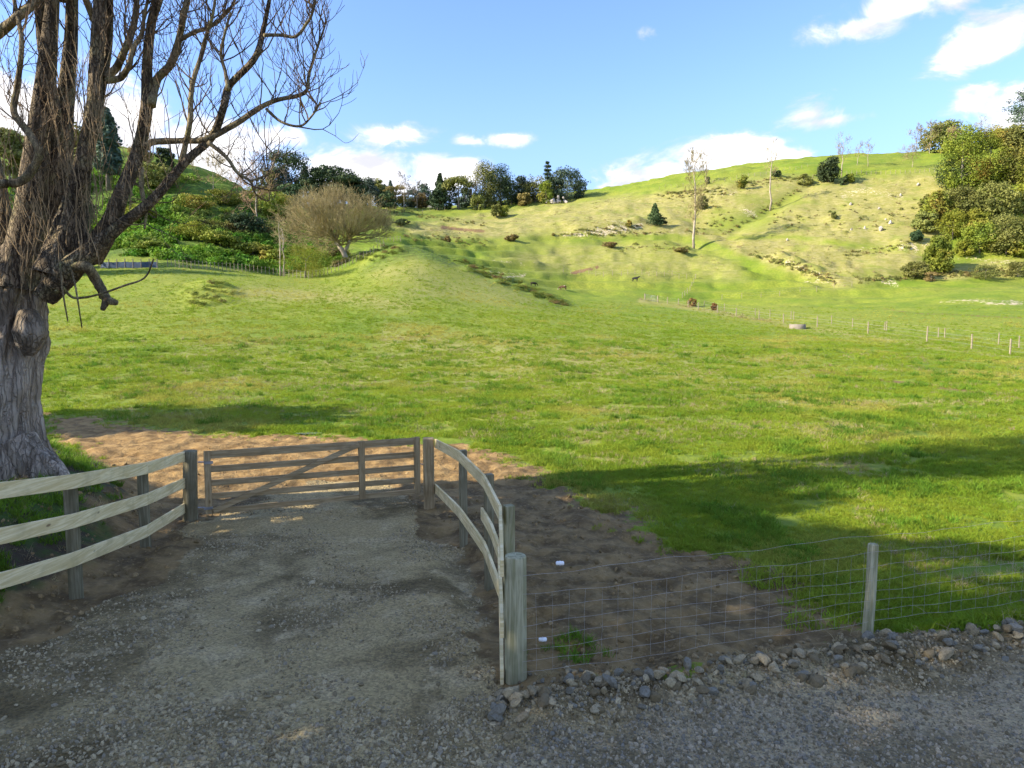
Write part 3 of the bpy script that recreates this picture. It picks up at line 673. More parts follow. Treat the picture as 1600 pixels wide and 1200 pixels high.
mb = MB(); b3 = Vector((8.6, 8.25, gz(8.6, 8.25))); round_post(mb, b3, b3 + Vector((.05, 0, 1.1)), .055, .05, 14); o = mb.build('post', M_GPOST, nf); uvw(o)
HW = [.13, .25, .37, .49, .62, .77, .92, 1.12]
def sag(s_, h): return .012 * math.sin(s_ * 3.1 + h * 9) + .006 * math.sin(s_ * 9.7 + h * 17)
LT = 14.0
def base_z(s_): return .02 + .06 * min(1, s_ / 3.6) + max(0, s_ - 3.6) * .008
for h in HW:
    mb = MB(); n = 150; pts = []
    for i in range(n + 1):
        s_ = LT * i / n; p = npt(s_); pts.append(Vector((p.x, p.y - .06, base_z(s_) + h * .93 + sag(s_, h))))
    mb.tube(pts, [.0016] * (n + 1), 4, False); mb.build('wire', M_WIRE, nf)
mb = MB(); s_ = .12
while s_ < LT:
    p = npt(s_); kk = rnd.uniform(-.02, .02)
    pts = [Vector((p.x + kk * (1 - h) + .004 * math.sin(h * 31 + s_ * 7), p.y - .06, base_z(s_) + h * .93 + sag(s_, h))) for h in HW[:-1]]
    mb.tube(pts, [.0011] * len(pts), 4, False); s_ += rnd.uniform(.15, .18)
o = mb.build('netting_stay', M_WIRE, nf); o['kind'] = 'stuff'
for (u, v, Y) in ((875, 880, 6.12), (848, 999, 6.08)):
    mb = MB(); c = px(u, v, Y); mb.tube([c + Vector((-.038, 0, 0)), c + Vector((-.03, 0, 0)), c + Vector((.03, 0, 0)), c + Vector((.038, 0, 0))], [.010, .019, .019, .010], 10)
    mb.tube([c + Vector((-.004, 0, 0)), c + Vector((.004, 0, 0))], [.022, .022], 10)
    o = mb.build('insulator', M_WHITE, nf); o['label'] = 'white plastic wire insulator'

# ------------------------------------------------------------------ far fences
def hitpts(lst): return [hit(u, v) for u, v in lst]
def far_fence(name, label, posts, hpost, r, wires=(.35, .7, 1.0), mat=None, wr=.007, tall=None):
    f = empty(name, (0, 0, 0), label, 'fence'); P = hitpts(posts); first = None
    tops = []
    for i, p in enumerate(P):
        h = hpost * rnd.uniform(.93, 1.06)
        if tall and i in tall: h *= 1.15
        if first is None:
            mb = MB(); mb.tube([Vector((0, 0, -.4)), Vector((0, 0, hpost))], [r, r * .92], 8); first = mb.build('post', mat or M_FPOST, f, smooth=False); o = first
        else: o = first.copy(); COL.objects.link(o); o.parent = f
        o.location = p; o.rotation_euler = (rnd.uniform(-.03, .03), rnd.uniform(-.03, .03), rnd.random()); o.scale = (1, 1, h / hpost); tops.append(p)
    for w in wires:
        mb = MB()
        for a, b in zip(tops[:-1], tops[1:]):
            n = 5; pts = []
            for k in range(n + 1):
                q = a.lerp(b, k / n); g = gz(q.x, q.y); pts.append(Vector((q.x, q.y, max(q.z, g) + w)))
            mb.tube(pts, [wr] * (n + 1), 3, False)
        mb.build('wire', M_WIRE, f)
    return f
def along(pts, n):
    P = np.array(pts, float); L = np.concatenate([[0], np.cumsum(np.hypot(*np.diff(P, axis=0).T))]); s_ = np.linspace(0, L[-1], n)
    return list(zip(np.interp(s_, L, P[:, 0]), np.interp(s_, L, P[:, 1])))
far_fence('field_fence', 'post and wire fence crossing the right paddock behind the round trough', [(1028, 472), (1043, 474.5), (1060, 477), (1075, 480.5), (1091, 484), (1121, 490), (1150, 494), (1186, 499), (1224, 505), (1277, 511), (1356, 521.5), (1448, 534.5), (1518, 545), (1578, 555), (1640, 564)], 1.25, .075, tall=(9, 11, 13))
far_fence('field_fence', 'second row of slim posts just beyond the trough fence', [(1100, 480), (1132, 485.5), (1180, 493), (1203, 495.5), (1236, 499), (1240, 499.5), (1299, 507), (1332, 512), (1382, 517), (1385, 517.3), (1466, 528), (1476, 528.5), (1560, 539), (1592, 543.5), (1640, 550)], 1.1, .055, (.5, 1.0))
far_fence('field_fence', 'thin post and wire fence across the flat below the bush-covered hill', [(1128, 468), (1159, 467), (1189, 465.5), (1218, 463), (1250, 459), (1276, 456), (1303, 450.5), (1331, 447.5)], 1.0, .05, (.5, .95))
far_fence('field_fence', 'short fence running uphill beside the small metal gate', [(1066, 468), (1070, 463), (1074, 459), (1078, 455), (1081, 449), (1084, 443), (1087, 436)], 1.1, .06, (.5, 1.0))
far_fence('field_fence', 'faint wire fence between the grazing cattle and the terraced slope', [(880, 427.5), (892, 430), (906, 431), (920, 432), (931, 432.5), (943, 432.5), (957, 432), (971, 431), (981, 430), (992, 429.5), (1003, 430.5), (1014, 431.5), (1026, 432), (1038, 433.5), (1050, 435), (1061, 436), (1073, 436.5), (1087, 437)], 1.1, .055, (.5, 1.0))
far_fence('field_fence', 'fence along the right skyline paddock left of the bush', along([(1270, 279), (1290, 276), (1320, 274), (1380, 273), (1460, 269)], 26), 1.15, .07, (.5, 1.0))
far_fence('field_fence', 'fence stepping down the crest of the right hill', along([(1030, 297), (1085, 290), (1130, 284), (1180, 277), (1225, 268), (1262, 262)], 26), 1.1, .06, (.5, 1.0))
far_fence('batten_fence', 'batten fence below the left hill from the blue mesh to the round twiggy tree', along([(262, 417), (300, 420), (360, 423), (400, 426), (440, 431.5), (480, 436), (508, 431), (530, 422), (552, 412), (572, 402), (590, 392), (600, 386)], 58), 1.15, .05, (.3, .6, 1.0))
far_fence('batten_fence', 'short batten fence on top of the green knoll', along([(588, 379), (612, 378), (626, 379)], 8), 1.1, .05, (.5, 1.0))
far_fence('field_fence', 'fence under the skyline trees in the middle of the view', along([(660, 333), (700, 328), (740, 323), (790, 317), (850, 312), (905, 309)], 22), 1.1, .06, (.5, 1.0))

mg = empty('metal_gate', (0, 0, 0), 'small galvanised metal gate at the left end of the trough fence', 'gate')
a, b = hit(1008, 469), hit(1027, 472.5); a0, b0 = a, b
for (p, h) in ((a - (b - a) * .04, 1.25), (b + (b - a) * .04, 1.25)):
    mb = MB(); mb.tube([p + Vector((0, 0, -.3)), p + Vector((0, 0, h))], [.1, .1], 8); mb.build('post', M_FPOST, mg, smooth=False)
for h in (.12, .35, .6, .85, 1.08):
    mb = MB(); mb.tube([a + Vector((0, 0, h)), b + Vector((0, 0, h))], [.022, .022], 5); mb.build('bar', M_IRON, mg)
for q in (.01, .5, .99):
    mb = MB(); p = a.lerp(b, q); mb.tube([p + Vector((0, 0, .12)), p + Vector((0, 0, 1.08))], [.02, .02], 5); mb.build('upright', M_IRON, mg)

bf = empty('blue_mesh_fence', (0, 0, 0), 'low fence hung with blue mesh at the left edge of the field', 'fence')
PB = [hit(u, v) for u, v in along([(158, 420), (200, 420), (246, 419.5)], 8)]
for p in PB:
    mb = MB(); mb.tube([p + Vector((0, 0, -.3)), p + Vector((0, 0, 1.35))], [.07, .065], 8); mb.build('post', M_GREYBARK, bf, smooth=False)
for a, b in zip(PB[:-1], PB[1:]):
    mb = MB(); n = 4
    pts = [a.lerp(b, (k + .5 * (k == 0) * .2) / n) for k in range(n + 1)]; board_pts = [q + Vector((0, -.02, .5 + .03 * math.sin(k * 2))) for k, q in enumerate(pts)]
    board_path(board_pts, .8, .02).build('mesh_panel', M_BLUE, bf, smooth=False)

# ------------------------------------------------------------------ trough, cattle, buildings
def ring(name, label, cat, p, r, h, mat):
    e = empty(name, p, label, cat); mb = MB(); n = 28
    prof = [(r * .98, -.2), (r, 0), (r, h), (r * .88, h), (r * .86, .15)]
    for (rr_, z) in prof:
        for k in range(n): mb.V.append(Vector((rr_ * math.cos(2 * math.pi * k / n), rr_ * math.sin(2 * math.pi * k / n), z)))
    for j in range(len(prof) - 1):
        for k in range(n): mb.Fc.append((j * n + k, j * n + (k + 1) % n, (j + 1) * n + (k + 1) % n, (j + 1) * n + k))
    mb.build('basin', mat, e); w = MB(); w.V = [Vector((r * .87 * math.cos(2 * math.pi * k / n), r * .87 * math.sin(2 * math.pi * k / n), h * .75)) for k in range(n)]; w.Fc = [tuple(range(n))]
    w.build('water', M_GLASS, e); return e
ring('water_trough', 'round concrete water trough in the grass by the paddock fence', 'trough', hit(1246, 514), .95, .55, M_CONC)

def cow(label, p, rz, mats, graze, s=1., group='cattle grazing on the far flat'):
    root = empty('cow', p, label, 'cow', group, rz); root.scale = (s, s, s)
    me = bpy.data.meshes.new('cow_body'); V = []; E = []; Rd = []
    def add(co, r, prev=None):
        V.append(co); Rd.append(r)
        if prev is not None: E.append((prev, len(V) - 1))
        return len(V) - 1
    hip = add((-.75, 0, 1.12), (.30, .30)); mid = add((-.1, 0, 1.02), (.36, .42), hip); sh = add((.55, 0, 1.08), (.28, .36), mid)
    nk = add((.95, 0, 1.0 if graze else 1.3), (.17, .2), sh); hd = add((1.25, 0, .55 if graze else 1.5), (.14, .15), nk); mz = add((1.42 if graze else 1.6, 0, .18 if graze else 1.32), (.09, .09), hd)
    rp = add((-1.05, 0, 1.15), (.2, .2), hip); t1 = add((-1.17, 0, .95), (.04, .04), rp); add((-1.18, 0, .5), (.03, .03), t1)
    for (bx, parent, k1, k2) in ((-.85, hip, (-.78, .72), (-.95, .42)), (.5, sh, (.52, .62), (.5, .35))):
        for sy in (-1, 1):
            a = add((bx, sy * .2, .95), (.15, .15), parent); b_ = add((k1[0], sy * .2, k1[1]), (.10, .10), a); c = add((k2[0], sy * .2, k2[1]), (.06, .06), b_); add((k2[0] + .05, sy * .2, .02), (.055, .055), c)
    for sy in (-1, 1): 
        e = add((1.13, sy * .14, .72 if graze else 1.6), (.05, .03), hd); add((1.1, sy * .28, .74 if graze else 1.6), (.03, .05), e)
    me.from_pydata(V, E, []); o = link('body', me, root)
    sk = o.modifiers.new('skin', 'SKIN'); sv = me.skin_vertices[0].data
    for i, r_ in enumerate(Rd): sv[i].radius = r_
    sv[0].use_root = True; ss = o.modifiers.new('sub', 'SUBSURF'); ss.levels = 1; ss.render_levels = 1
    me.materials.append(mats); return root
def cow_mat(name, c1, c2, th):
    m, t, p, o = new_mat(name); P = t.n('ShaderNodeTexCoord').outputs['Object']
    t.put(p.inputs['Base Color'], t.mix(t.ramp(t.noise(P, 1.3, 1, .4), th, th + .02), c1, c2)); return m
cow('brown and white cow grazing beyond the ragged bank on the knoll', hit(879, 454), R(150), cow_mat('coat_brown_white', (.10, .055, .03), (.55, .48, .38), .55), True, .72)
cow('black cow standing alone near the faint wire fence', hit(993, 441), R(-40), cow_mat('coat_black', (.02, .02, .02), (.03, .028, .025), .5), False, .72)
cow('small dark animal lying low behind the tip of the knoll', hit(834, 448), R(20), cow_mat('coat_dark', (.03, .022, .018), (.05, .035, .025), .5), True, .6)

def house(label, u, Y, w, d, hw, hr, rz, nwin=3, zoff=0.):
    p = onland(u, Y); e = empty('farm_house', p + Vector((0, 0, zoff)), label, 'house', None, rz)
    mb = MB(); mb.box((0, 0, hw / 2 - .5), (w, d, hw + 1)); mb.V += [Vector((-w / 2, -d / 2, hw)), Vector((w / 2, -d / 2, hw)), Vector((0, -d / 2, hw + hr)), ]; mb.build('wall', M_WALL, e, smooth=False)
    mb = MB(); ov = .5
    vs = [(-w / 2 - ov, -d / 2 - ov, hw), (w / 2 + ov, -d / 2 - ov, hw), (w / 2 + ov, d / 2 + ov, hw), (-w / 2 - ov, d / 2 + ov, hw), (-w / 2 + hr * 1.2, 0, hw + hr), (w / 2 - hr * 1.2, 0, hw + hr)]
    mb.V = [Vector(v) for v in vs]; mb.Fc = [(0, 1, 5, 4), (1, 2, 5), (2, 3, 4, 5), (3, 0, 4), (3, 2, 1, 0)]; mb.build('roof', M_ROOF, e, smooth=False)
    for k in range(nwin):
        x = -w / 2 + w * (k + .5) / nwin; mb = MB(); mb.box((x, -d / 2 - .02, hw * .55), (w / nwin * .5, .08, hw * .4)); mb.build('window', M_GLASS, e, smooth=False)
house('pale house with a grey hipped roof among the skyline trees', 733, 268, 9.5, 6, 2.3, 1.6, .1)
house('low grey-roofed house glimpsed behind the bare skyline trees', 672, 285, 10, 6, 2.2, 1.5, -.2, 2)

# ------------------------------------------------------------------ foliage and branches
def leaf_cloud(cl, per, size, flat=.5, jitter=.6):
    """leaf-sized quads on and in clumps. cl: (n,6) centre + radii"""
    cl = np.asarray(cl, float); n = len(cl) * per; ci = np.repeat(np.arange(len(cl)), per)
    d = rng.normal(size=(n, 3)); d /= np.linalg.norm(d, axis=1)[:, None] + 1e-9
    rr_ = rng.uniform(.45, 1.08, n) ** .6
    P = cl[ci, :3] + d * cl[ci, 3:6] * rr_[:, None]
    nr = d * np.array([1, 1, 1]) + rng.normal(size=(n, 3)) * jitter; nr[:, 2] += .25; nr /= np.linalg.norm(nr, axis=1)[:, None]
    a = np.cross(nr, rng.normal(size=(n, 3))); a /= np.linalg.norm(a, axis=1)[:, None] + 1e-9; b = np.cross(nr, a)
    s1 = size * rng.uniform(.55, 1.4, n)[:, None]; s2 = s1 * flat * rng.uniform(.7, 1.3, n)[:, None]
    V = np.stack([P - a * s1, P - b * s2, P + a * s1, P + b * s2], 1).reshape(-1, 3)
    return V, np.arange(n * 4).reshape(-1, 4)
def crown_clumps(shape, n, w, h, z0, lean=0.):
    """clump centres for several crown shapes, base at z0, height h, width w"""
    out_ = []
    for i in range(n):
        q = (i + rnd.random()) / n
        if shape == 'cone':
            z = q ** .8; r_ = w / 2 * (1 - z) * rnd.uniform(.35, 1.); a = rnd.uniform(0, 6.283); cr = (w * .20 * (1.15 - z) + .18, h * .055 + .12)
        elif shape == 'norfolk':
            tier = int(q * 9) / 9.; z = tier; r_ = w / 2 * (1 - z * .85) * rnd.uniform(.2, 1.); a = rnd.uniform(0, 6.283); cr = (w * .13 * (1.1 - z) + .15, h * .022 + .08)
        elif shape == 'umbrella':
            a = rnd.uniform(0, 6.283); rr_ = math.sqrt(rnd.random()); r_ = w / 2 * rr_ * .92; z = .62 + .30 * math.sqrt(max(0, 1 - rr_ * rr_)) - rnd.uniform(0, .16); cr = (w * .14, h * .07)
        elif shape == 'layer':                                     # cedar: flat plates
            z = rnd.uniform(.15, 1); a = rnd.uniform(0, 6.283); r_ = w / 2 * math.sqrt(max(.02, 1 - (z * 1.0 - .25) ** 2 * 1.6)) * rnd.uniform(.3, .95); cr = (w * .12, h * .045)
        elif shape == 'column':
            z = q; r_ = w / 2 * math.sin(math.pi * min(1, .18 + z * .82)) ** .6 * rnd.uniform(.2, .8); a = rnd.uniform(0, 6.283); cr = (w * .22, h * .08)
        else:                                                      # round, uneven
            z = rnd.uniform(.06, .95); a = rnd.uniform(0, 6.283); prof_ = math.sqrt(max(.03, 1 - (2 * z - .95) ** 2)); r_ = w / 2 * prof_ * rnd.uniform(.45, .88); cr = (w * .15 * rnd.uniform(.5, 1.45), h * .11 * rnd.uniform(.5, 1.5))
        out_.append((math.cos(a) * r_ + lean * z * w, math.sin(a) * r_, z0 + z * h, cr[0], cr[0], cr[1]))
    return out_
def leafy_tree(name, label, cat, p, h, w, shape, mat, bark=None, trunk=.25, n=26, per=55, leaf=.34, group=None, lean=0., flat=.5):
    e = empty(name, p, label, cat, group)
    mb = MB(); r0 = max(.08, h * .022); tz = h * (.9 if shape in ('cone', 'norfolk', 'layer') else .62)
    mb.tube([Vector((0, 0, -.5)), Vector((lean * w * .1, 0, tz * .35)), Vector((lean * w * .5, .1, tz * .7)), Vector((lean * w * .8, 0, tz))], [r0 * 1.4, r0, r0 * .7, r0 * .25], 7)
    mb.build('trunk', bark or M_GREYBARK, e)
    n = int(n * 1.5); per = int(per * 1.15); w = w * (1.25 if cat == 'tree' and p.y > 190 else .98); leaf = leaf * rnd.uniform(.75, 1.35)
    cl = crown_clumps(shape, n, w, h * (1 - trunk), h * trunk, lean)
    cl = [(a_, b_, c_, d_ * 1.28, e_ * 1.28, f_ * 1.35) for (a_, b_, c_, d_, e_, f_) in cl]
    mb = MB()
    for c in cl[::max(1, len(cl) // 9)]:
        s0 = Vector((lean * w * .3, 0, min(c[2] * .7, tz * .9))); mb.tube([s0, s0.lerp(Vector(c[:3]), .5) + Vector((0, 0, -.1)), Vector(c[:3])], [r0 * .4, r0 * .25, r0 * .1], 4, False)
    mb.build('branches', bark or M_GREYBARK, e)
    V, Fq = leaf_cloud(cl, per, leaf, flat); link('crown', np_mesh('crown', V, Fq, [mat]), e)
    return e
def branch(mb, p, d, L, r, depth, spread, up, seg=3, sides=3, kids=(2, 4), shrink=.68, minr=.004, wig=.18, tips=None):
    pts = [Vector(p)]; q = Vector(p); dd = Vector(d).normalized()
    for i in range(seg):
        dd = (dd + Vector((rnd.gauss(0, wig), rnd.gauss(0, wig), rnd.gauss(0, wig) + up)) * .5).normalized(); q = q + dd * (L / seg); pts.append(q.copy())
    rs = [max(minr, r * (1 - .45 * i / seg)) for i in range(seg + 1)]
    if depth == 0: rs[-1] = minr * .6
    mb.tube(pts, rs, sides if r < .06 else 6, False)
    if depth > 0:
        k = rnd.randint(*kids)
        for j in range(k):
            i = rnd.randint(1, seg) if j else seg
            base_ = pts[i]; ax = dd.cross(Vector((rnd.gauss(0, 1), rnd.gauss(0, 1), rnd.gauss(0, 1)))).normalized()
            nd = Matrix.Rotation(rnd.uniform(.4, 1.1) * spread, 3, ax) @ (pts[i] - pts[i - 1]).normalized()
            branch(mb, base_, nd, L * shrink * rnd.uniform(.7, 1.15), max(minr, r * .55), depth - 1, spread, up, seg, sides, kids, shrink, minr, wig, tips)
    elif tips is not None: tips.append(q)
def bare_tree(name, label, p, h, w, bark, twig, trunk=.3, depth=4, cat='tree', n=9, minr=.02, up=.25, lean=0., stems=1, group=None, spread=1.):
    e = empty(name, p, label, cat, group)
    mb = MB(); tw = MB()
    for sidx in range(stems):
        off = Vector((rnd.uniform(-.3, .3) * (stems > 1), rnd.uniform(-.3, .3) * (stems > 1), 0)); r0 = h * .0115 / stems ** .4
        N = 7; pts = [off + Vector((lean * h * (i / N) ** 1.5 + rnd.gauss(0, .012) * h * (i > 0), rnd.gauss(0, .012) * h * (i > 0), h * .93 * i / N - (.4 if i == 0 else 0))) for i in range(N + 1)]
        mb.tube(pts, [r0 * 1.25 * (1 - .82 * i / N) for i in range(N + 1)], 7)
        for j in range(n):
            q = trunk + (1 - trunk) * (j + rnd.random()) / n * .97; i = min(N - 1, int(q * N)); f_ = q * N - i; b_ = pts[i].lerp(pts[i + 1], f_)
            a = rnd.uniform(0, 6.283); L = (w * .62) * (1.05 - abs(q - .6) * .9) * rnd.uniform(.55, .95)
            branch(tw, b_, Vector((math.cos(a), math.sin(a), .55)), L * .6, r0 * .38 * (1.1 - q), depth - 1, spread, up, 3, 3, (2, 4), .66, minr)
    mb.build('trunk', bark, e); tw.build('twigs', twig, e, smooth=False)
    return e

# ------------------------------------------------------------------ skyline trees, left to right
def sky_h(u, Y, vtop):                                         # where it stands and how tall it is
    p = onland(u, Y); r = ray(u, vtop); return p, CAM_Z + r.z / r.y * Y - p.z
def mpp(Y): return Y / F
def T(kind, u, Y, vtop, wpx, label, mat, shape='round', **kw):
    p, h = sky_h(u, Y, vtop); h = max(1.0, h)
    if kind == 'leafy': return leafy_tree(kw.pop('name', 'evergreen_tree'), label, kw.pop('cat', 'tree'), p, h, wpx * mpp(Y), shape, mat, **kw)
    return bare_tree(kw.pop('name', 'bare_tree'), label, p, h, wpx * mpp(Y), mat, kw.pop('twig', M_GREYBARK), **kw)
T('leafy', 172, 150, 176, 40, 'tall dark evergreen standing behind the limbs of the big poplar', M_BLUEG, 'column', n=34, per=80, leaf=.4, name='cypress_tree')
T('leafy', 122, 140, 200, 34, 'olive-leaved tree half hidden behind the poplar stems', M_OLIVE, 'round', n=26, per=70)
T('leafy', 20, 150, 205, 60, 'pale olive tree at the far left behind the thin shoots', M_OLIVE, 'round', n=30, per=70)
T('leafy', 262, 165, 232, 30, 'small dark tree on the brow of the left hill', M_DARK, 'round', n=16, per=60, trunk=.1)
T('bare', 335, 150, 258, 75, 'spreading pale leafless tree on the shaded left hillside', M_PALEBARK, twig=M_TANTWIG, trunk=.35, depth=5, n=14, minr=.025)
T('bare', 403, 138, 262, 95, 'brown leafless tree with a pale trunk at the edge of the dark gully', M_PALEBARK, twig=M_BROWNTWIG, trunk=.3, depth=5, n=14, minr=.025)
T('leafy', 446, 215, 231, 52, 'tall ragged pine leaning right above the round twiggy tree', M_DARK, 'umbrella', n=22, per=80, leaf=.42, lean=.10, trunk=.1, name='pine_tree')
T('leafy', 440, 218, 262, 34, 'lower storey dark pine beneath the ragged leaning pine', M_BLUEG, 'column', n=26, per=60, leaf=.42, trunk=.2, name='pine_tree')
T('bare', 398, 205, 238, 34, 'thin rusty leafless tree left of the leaning pine', M_GREYBARK, twig=M_BROWNTWIG, depth=4, n=12, minr=.03)
T('leafy', 456, 200, 290, 36, 'squat dark conifer at the foot of the leaning pine', M_DARK, 'column', n=30, per=70, trunk=.02, name='conifer')
T('leafy', 478, 225, 260, 30, 'blue-green pointed conifer right of the leaning pine', M_BLUEG, 'cone', n=40, per=55, trunk=.1, name='conifer')
T('leafy', 520, 218, 265, 78, 'broad dark cedar behind the round twiggy tree', M_DARK, 'layer', n=60, per=70, leaf=.42, trunk=.12, name='cedar_tree')
T('leafy', 546, 222, 277, 50, 'drooping right-hand neighbour of the broad dark cedar', M_DARK, 'layer', n=36, per=70, trunk=.1, name='cedar_tree')
T('leafy', 577, 235, 280, 28, 'dense dark evergreen just right of the cedar', M_BLUEG, 'column', n=26, per=60, trunk=.05)
T('leafy', 592, 240, 281, 16, 'slim evergreen close beside the golden-brown tree', M_OLIVE, 'column', n=16, per=50)
T('leafy', 605, 235, 300, 30, 'low dark evergreen between the slim and the golden-brown trees', M_DARK, 'round', n=18, per=60, trunk=.05)
T('leafy', 619, 245, 291, 36, 'golden-brown layered conifer on the skyline', M_GOLDN, 'layer', n=36, per=50, leaf=.35, name='conifer')
T('leafy', 636, 262, 312, 40, 'low dark shrubs behind the tall pale bare tree', M_DARK, 'round', n=22, per=60, trunk=.02, name='shrub', cat='shrub')
T('bare', 632, 240, 270, 30, 'tall pale bare tree right of the golden-brown conifer', M_PALEBARK, twig=M_GREYBARK, depth=5, n=12, minr=.028)
T('bare', 652, 245, 284, 28, 'greyish bare tree with a fine twiggy top', M_PALEBARK, twig=M_GREYBARK, depth=5, n=12, minr=.028)
T('leafy', 663, 262, 289, 20, 'dark narrow tree behind the greyish bare tree', M_BLUEG, 'column', n=18, per=50)
T('leafy', 676, 262, 306, 26, 'low dark bush left of the pointed conifer', M_DARK, 'round', n=14, per=60, trunk=.02, name='shrub', cat='shrub')
T('leafy', 688, 245, 274, 28, 'pointed dark green conifer left of the umbrella-topped tree', M_DARK, 'cone', n=40, per=55, trunk=.05, name='conifer')
T('leafy', 702, 248, 285, 24, 'rounded dark tree touching the pointed conifer', M_DARK, 'round', n=22, per=60, trunk=.08)
T('leafy', 717, 245, 271, 36, 'umbrella-topped tree with a clear bare trunk', M_OLIVE, 'umbrella', n=24, per=60, leaf=.3, trunk=.1)
T('bare', 740, 245, 283, 24, 'small rusty bare tree right of the umbrella-topped tree', M_PALEBARK, twig=M_BROWNTWIG, depth=4, n=10, minr=.03)
T('leafy', 757, 248, 256, 34, 'tall light olive tree left of the dense dark one', M_OLIVE, 'column', n=34, per=65, trunk=.05)
T('leafy', 746, 242, 300, 22, 'low light olive bush at the foot of the tall olive tree', M_OLIVE, 'round', n=14, per=60, trunk=.02, name='shrub', cat='shrub')
T('leafy', 782, 250, 261, 38, 'tallest dense dark evergreen in the middle of the skyline', M_DARK, 'column', n=42, per=70, trunk=.03)
T('leafy', 799, 254, 284, 22, 'dark tree shouldering the tallest dense evergreen', M_DARK, 'round', n=20, per=60, trunk=.03)
T('leafy', 815, 255, 277, 20, 'narrow blue-green tree left of the olive round one', M_BLUEG, 'column', n=20, per=60, trunk=.03)
T('leafy', 836, 255, 276, 40, 'broad rounded olive tree left of the tiered spire', M_OLIVE, 'round', n=34, per=70, trunk=.03)
T('leafy', 855, 252, 248, 20, 'tiered spire-shaped pine, highest of the middle skyline', M_DARK, 'norfolk', n=70, per=34, leaf=.28, trunk=.2, name='pine_tree')
T('leafy', 853, 247, 284, 24, 'bright yellow-green bush under the spire-shaped pine', M_NATIVE, 'round', n=18, per=60, trunk=.02, name='shrub', cat='shrub')
T('leafy', 886, 252, 264, 46, 'big grey-green tree at the right end of the middle skyline', M_BLUEG, 'round', n=44, per=70, trunk=.03)
T('leafy', 906, 254, 284, 18, 'low dark tree ending the middle skyline row', M_BLUEG, 'round', n=14, per=60, trunk=.02)
T('leafy', 820, 246, 301, 24, 'brownish clipped bush on the skyline fence', M_GOLDN, 'round', n=14, per=60, trunk=.02, name='shrub', cat='shrub')
for (u, Y, vt, w, m_, sh_, lab) in ((562, 236, 296, 26, M_DARK, 'round', 'low dark tree tucked behind the right shoulder of the twiggy tree'), (600, 250, 291, 18, M_BLUEG, 'column', 'narrow dark tree just left of the golden-brown conifer'), (611, 256, 284, 14, M_BLUEG, 'cone', 'thin pointed conifer behind the golden-brown conifer'),
    (645, 256, 296, 26, M_BLUEG, 'round', 'blue-grey tree behind the two bare skyline trees'), (660, 250, 303, 18, M_GOLDN, 'round', 'small brownish tree in front of the dark narrow one'), (727, 258, 296, 20, M_BLUEG, 'round', 'dark tree behind the umbrella-topped tree'), (768, 256, 270, 26, M_BLUEG, 'column', 'dark tree filling the gap beside the tall olive tree'),
    (794, 260, 276, 26, M_BLUEG, 'round', 'blue-grey tree behind the dark shoulder of the tallest evergreen'), (826, 262, 284, 24, M_DARK, 'round', 'dark tree behind the olive round one'), (868, 262, 276, 26, M_OLIVE, 'round', 'olive tree between the spire and the grey-green tree'),
    (500, 226, 280, 30, M_BLUEG, 'column', 'blue-green tree left of the broad dark cedar'), (466, 222, 283, 18, M_DARK, 'cone', 'small dark conifer between the pine and the blue-green conifer'), (420, 212, 268, 24, M_OLIVE, 'round', 'olive tree left of the leaning pine')):
    T('leafy', u, Y, vt, w, lab, m_, sh_, n=22, per=60, trunk=.04)
# right skyline
T('bare', 1085, 178, 236, 58, 'tall slim bare poplar, nearest on the right hillside', M_PALEBARK, twig=M_TANTWIG, trunk=.25, depth=5, n=36, minr=.022, name='bare_poplar', up=.5)
T('bare', 1101, 232, 239, 26, 'bare poplar on the crest behind the tall slim one', M_PALEBARK, twig=M_GREYBARK, depth=4, n=14, minr=.02, name='bare_poplar', up=.5)
T('bare', 1202, 203, 217, 34, 'tall pole-like bare poplar with few branches', M_PALEBARK, twig=M_TANTWIG, trunk=.45, depth=4, n=16, minr=.02, name='bare_poplar', up=.5)
T('bare', 1312, 222, 212, 34, 'bare pale tree rising from the dark bush on the right crest', M_PALEBARK, twig=M_TANTWIG, depth=4, n=18, minr=.02, up=.5)
T('bare', 1335, 236, 224, 20, 'leaning bare sapling, left of a pair on the crest', M_PALEBARK, twig=M_TANTWIG, depth=4, n=12, minr=.02, up=.4, lean=.1)
T('bare', 1352, 234, 222, 24, 'upright bare sapling, right of a pair on the crest', M_PALEBARK, twig=M_TANTWIG, depth=4, n=12, minr=.02, up=.4)
T('bare', 1421, 226, 234, 34, 'small round-headed bare tree by the crest fence', M_PALEBARK, twig=M_TANTWIG, depth=5, n=16, minr=.016, up=.2, trunk=.25)
T('bare', 1426, 262, 196, 26, 'bare tree left of the rounded evergreen clump on the right skyline', M_GREYBARK, twig=M_TANTWIG, depth=5, n=14, minr=.025)
T('bare', 1447, 258, 194, 32, 'dense pale twiggy tree against the rounded evergreen clump', M_PALEBARK, twig=M_TANTWIG, depth=5, n=18, minr=.03, trunk=.1)
T('leafy', 1466, 262, 194, 52, 'rounded brownish evergreen clump on the right skyline', M_OLIVE, 'round', n=44, per=80, trunk=.02)
T('bare', 1488, 252, 205, 34, 'pinkish bare tree right of the rounded evergreen clump', M_PALEBARK, twig=M_BROWNTWIG, depth=5, n=16, minr=.03, trunk=.1)
T('bare', 1524, 240, 182, 22, 'thin bare tree poking above the bush canopy', M_GREYBARK, twig=M_TANTWIG, depth=4, n=8, minr=.025, trunk=.6)
T('leafy', 1606, 215, 134, 66, 'dark open conifer cut by the right edge of the picture', M_BLUEG, 'layer', n=44, per=60, leaf=.3, trunk=.3, name='conifer')

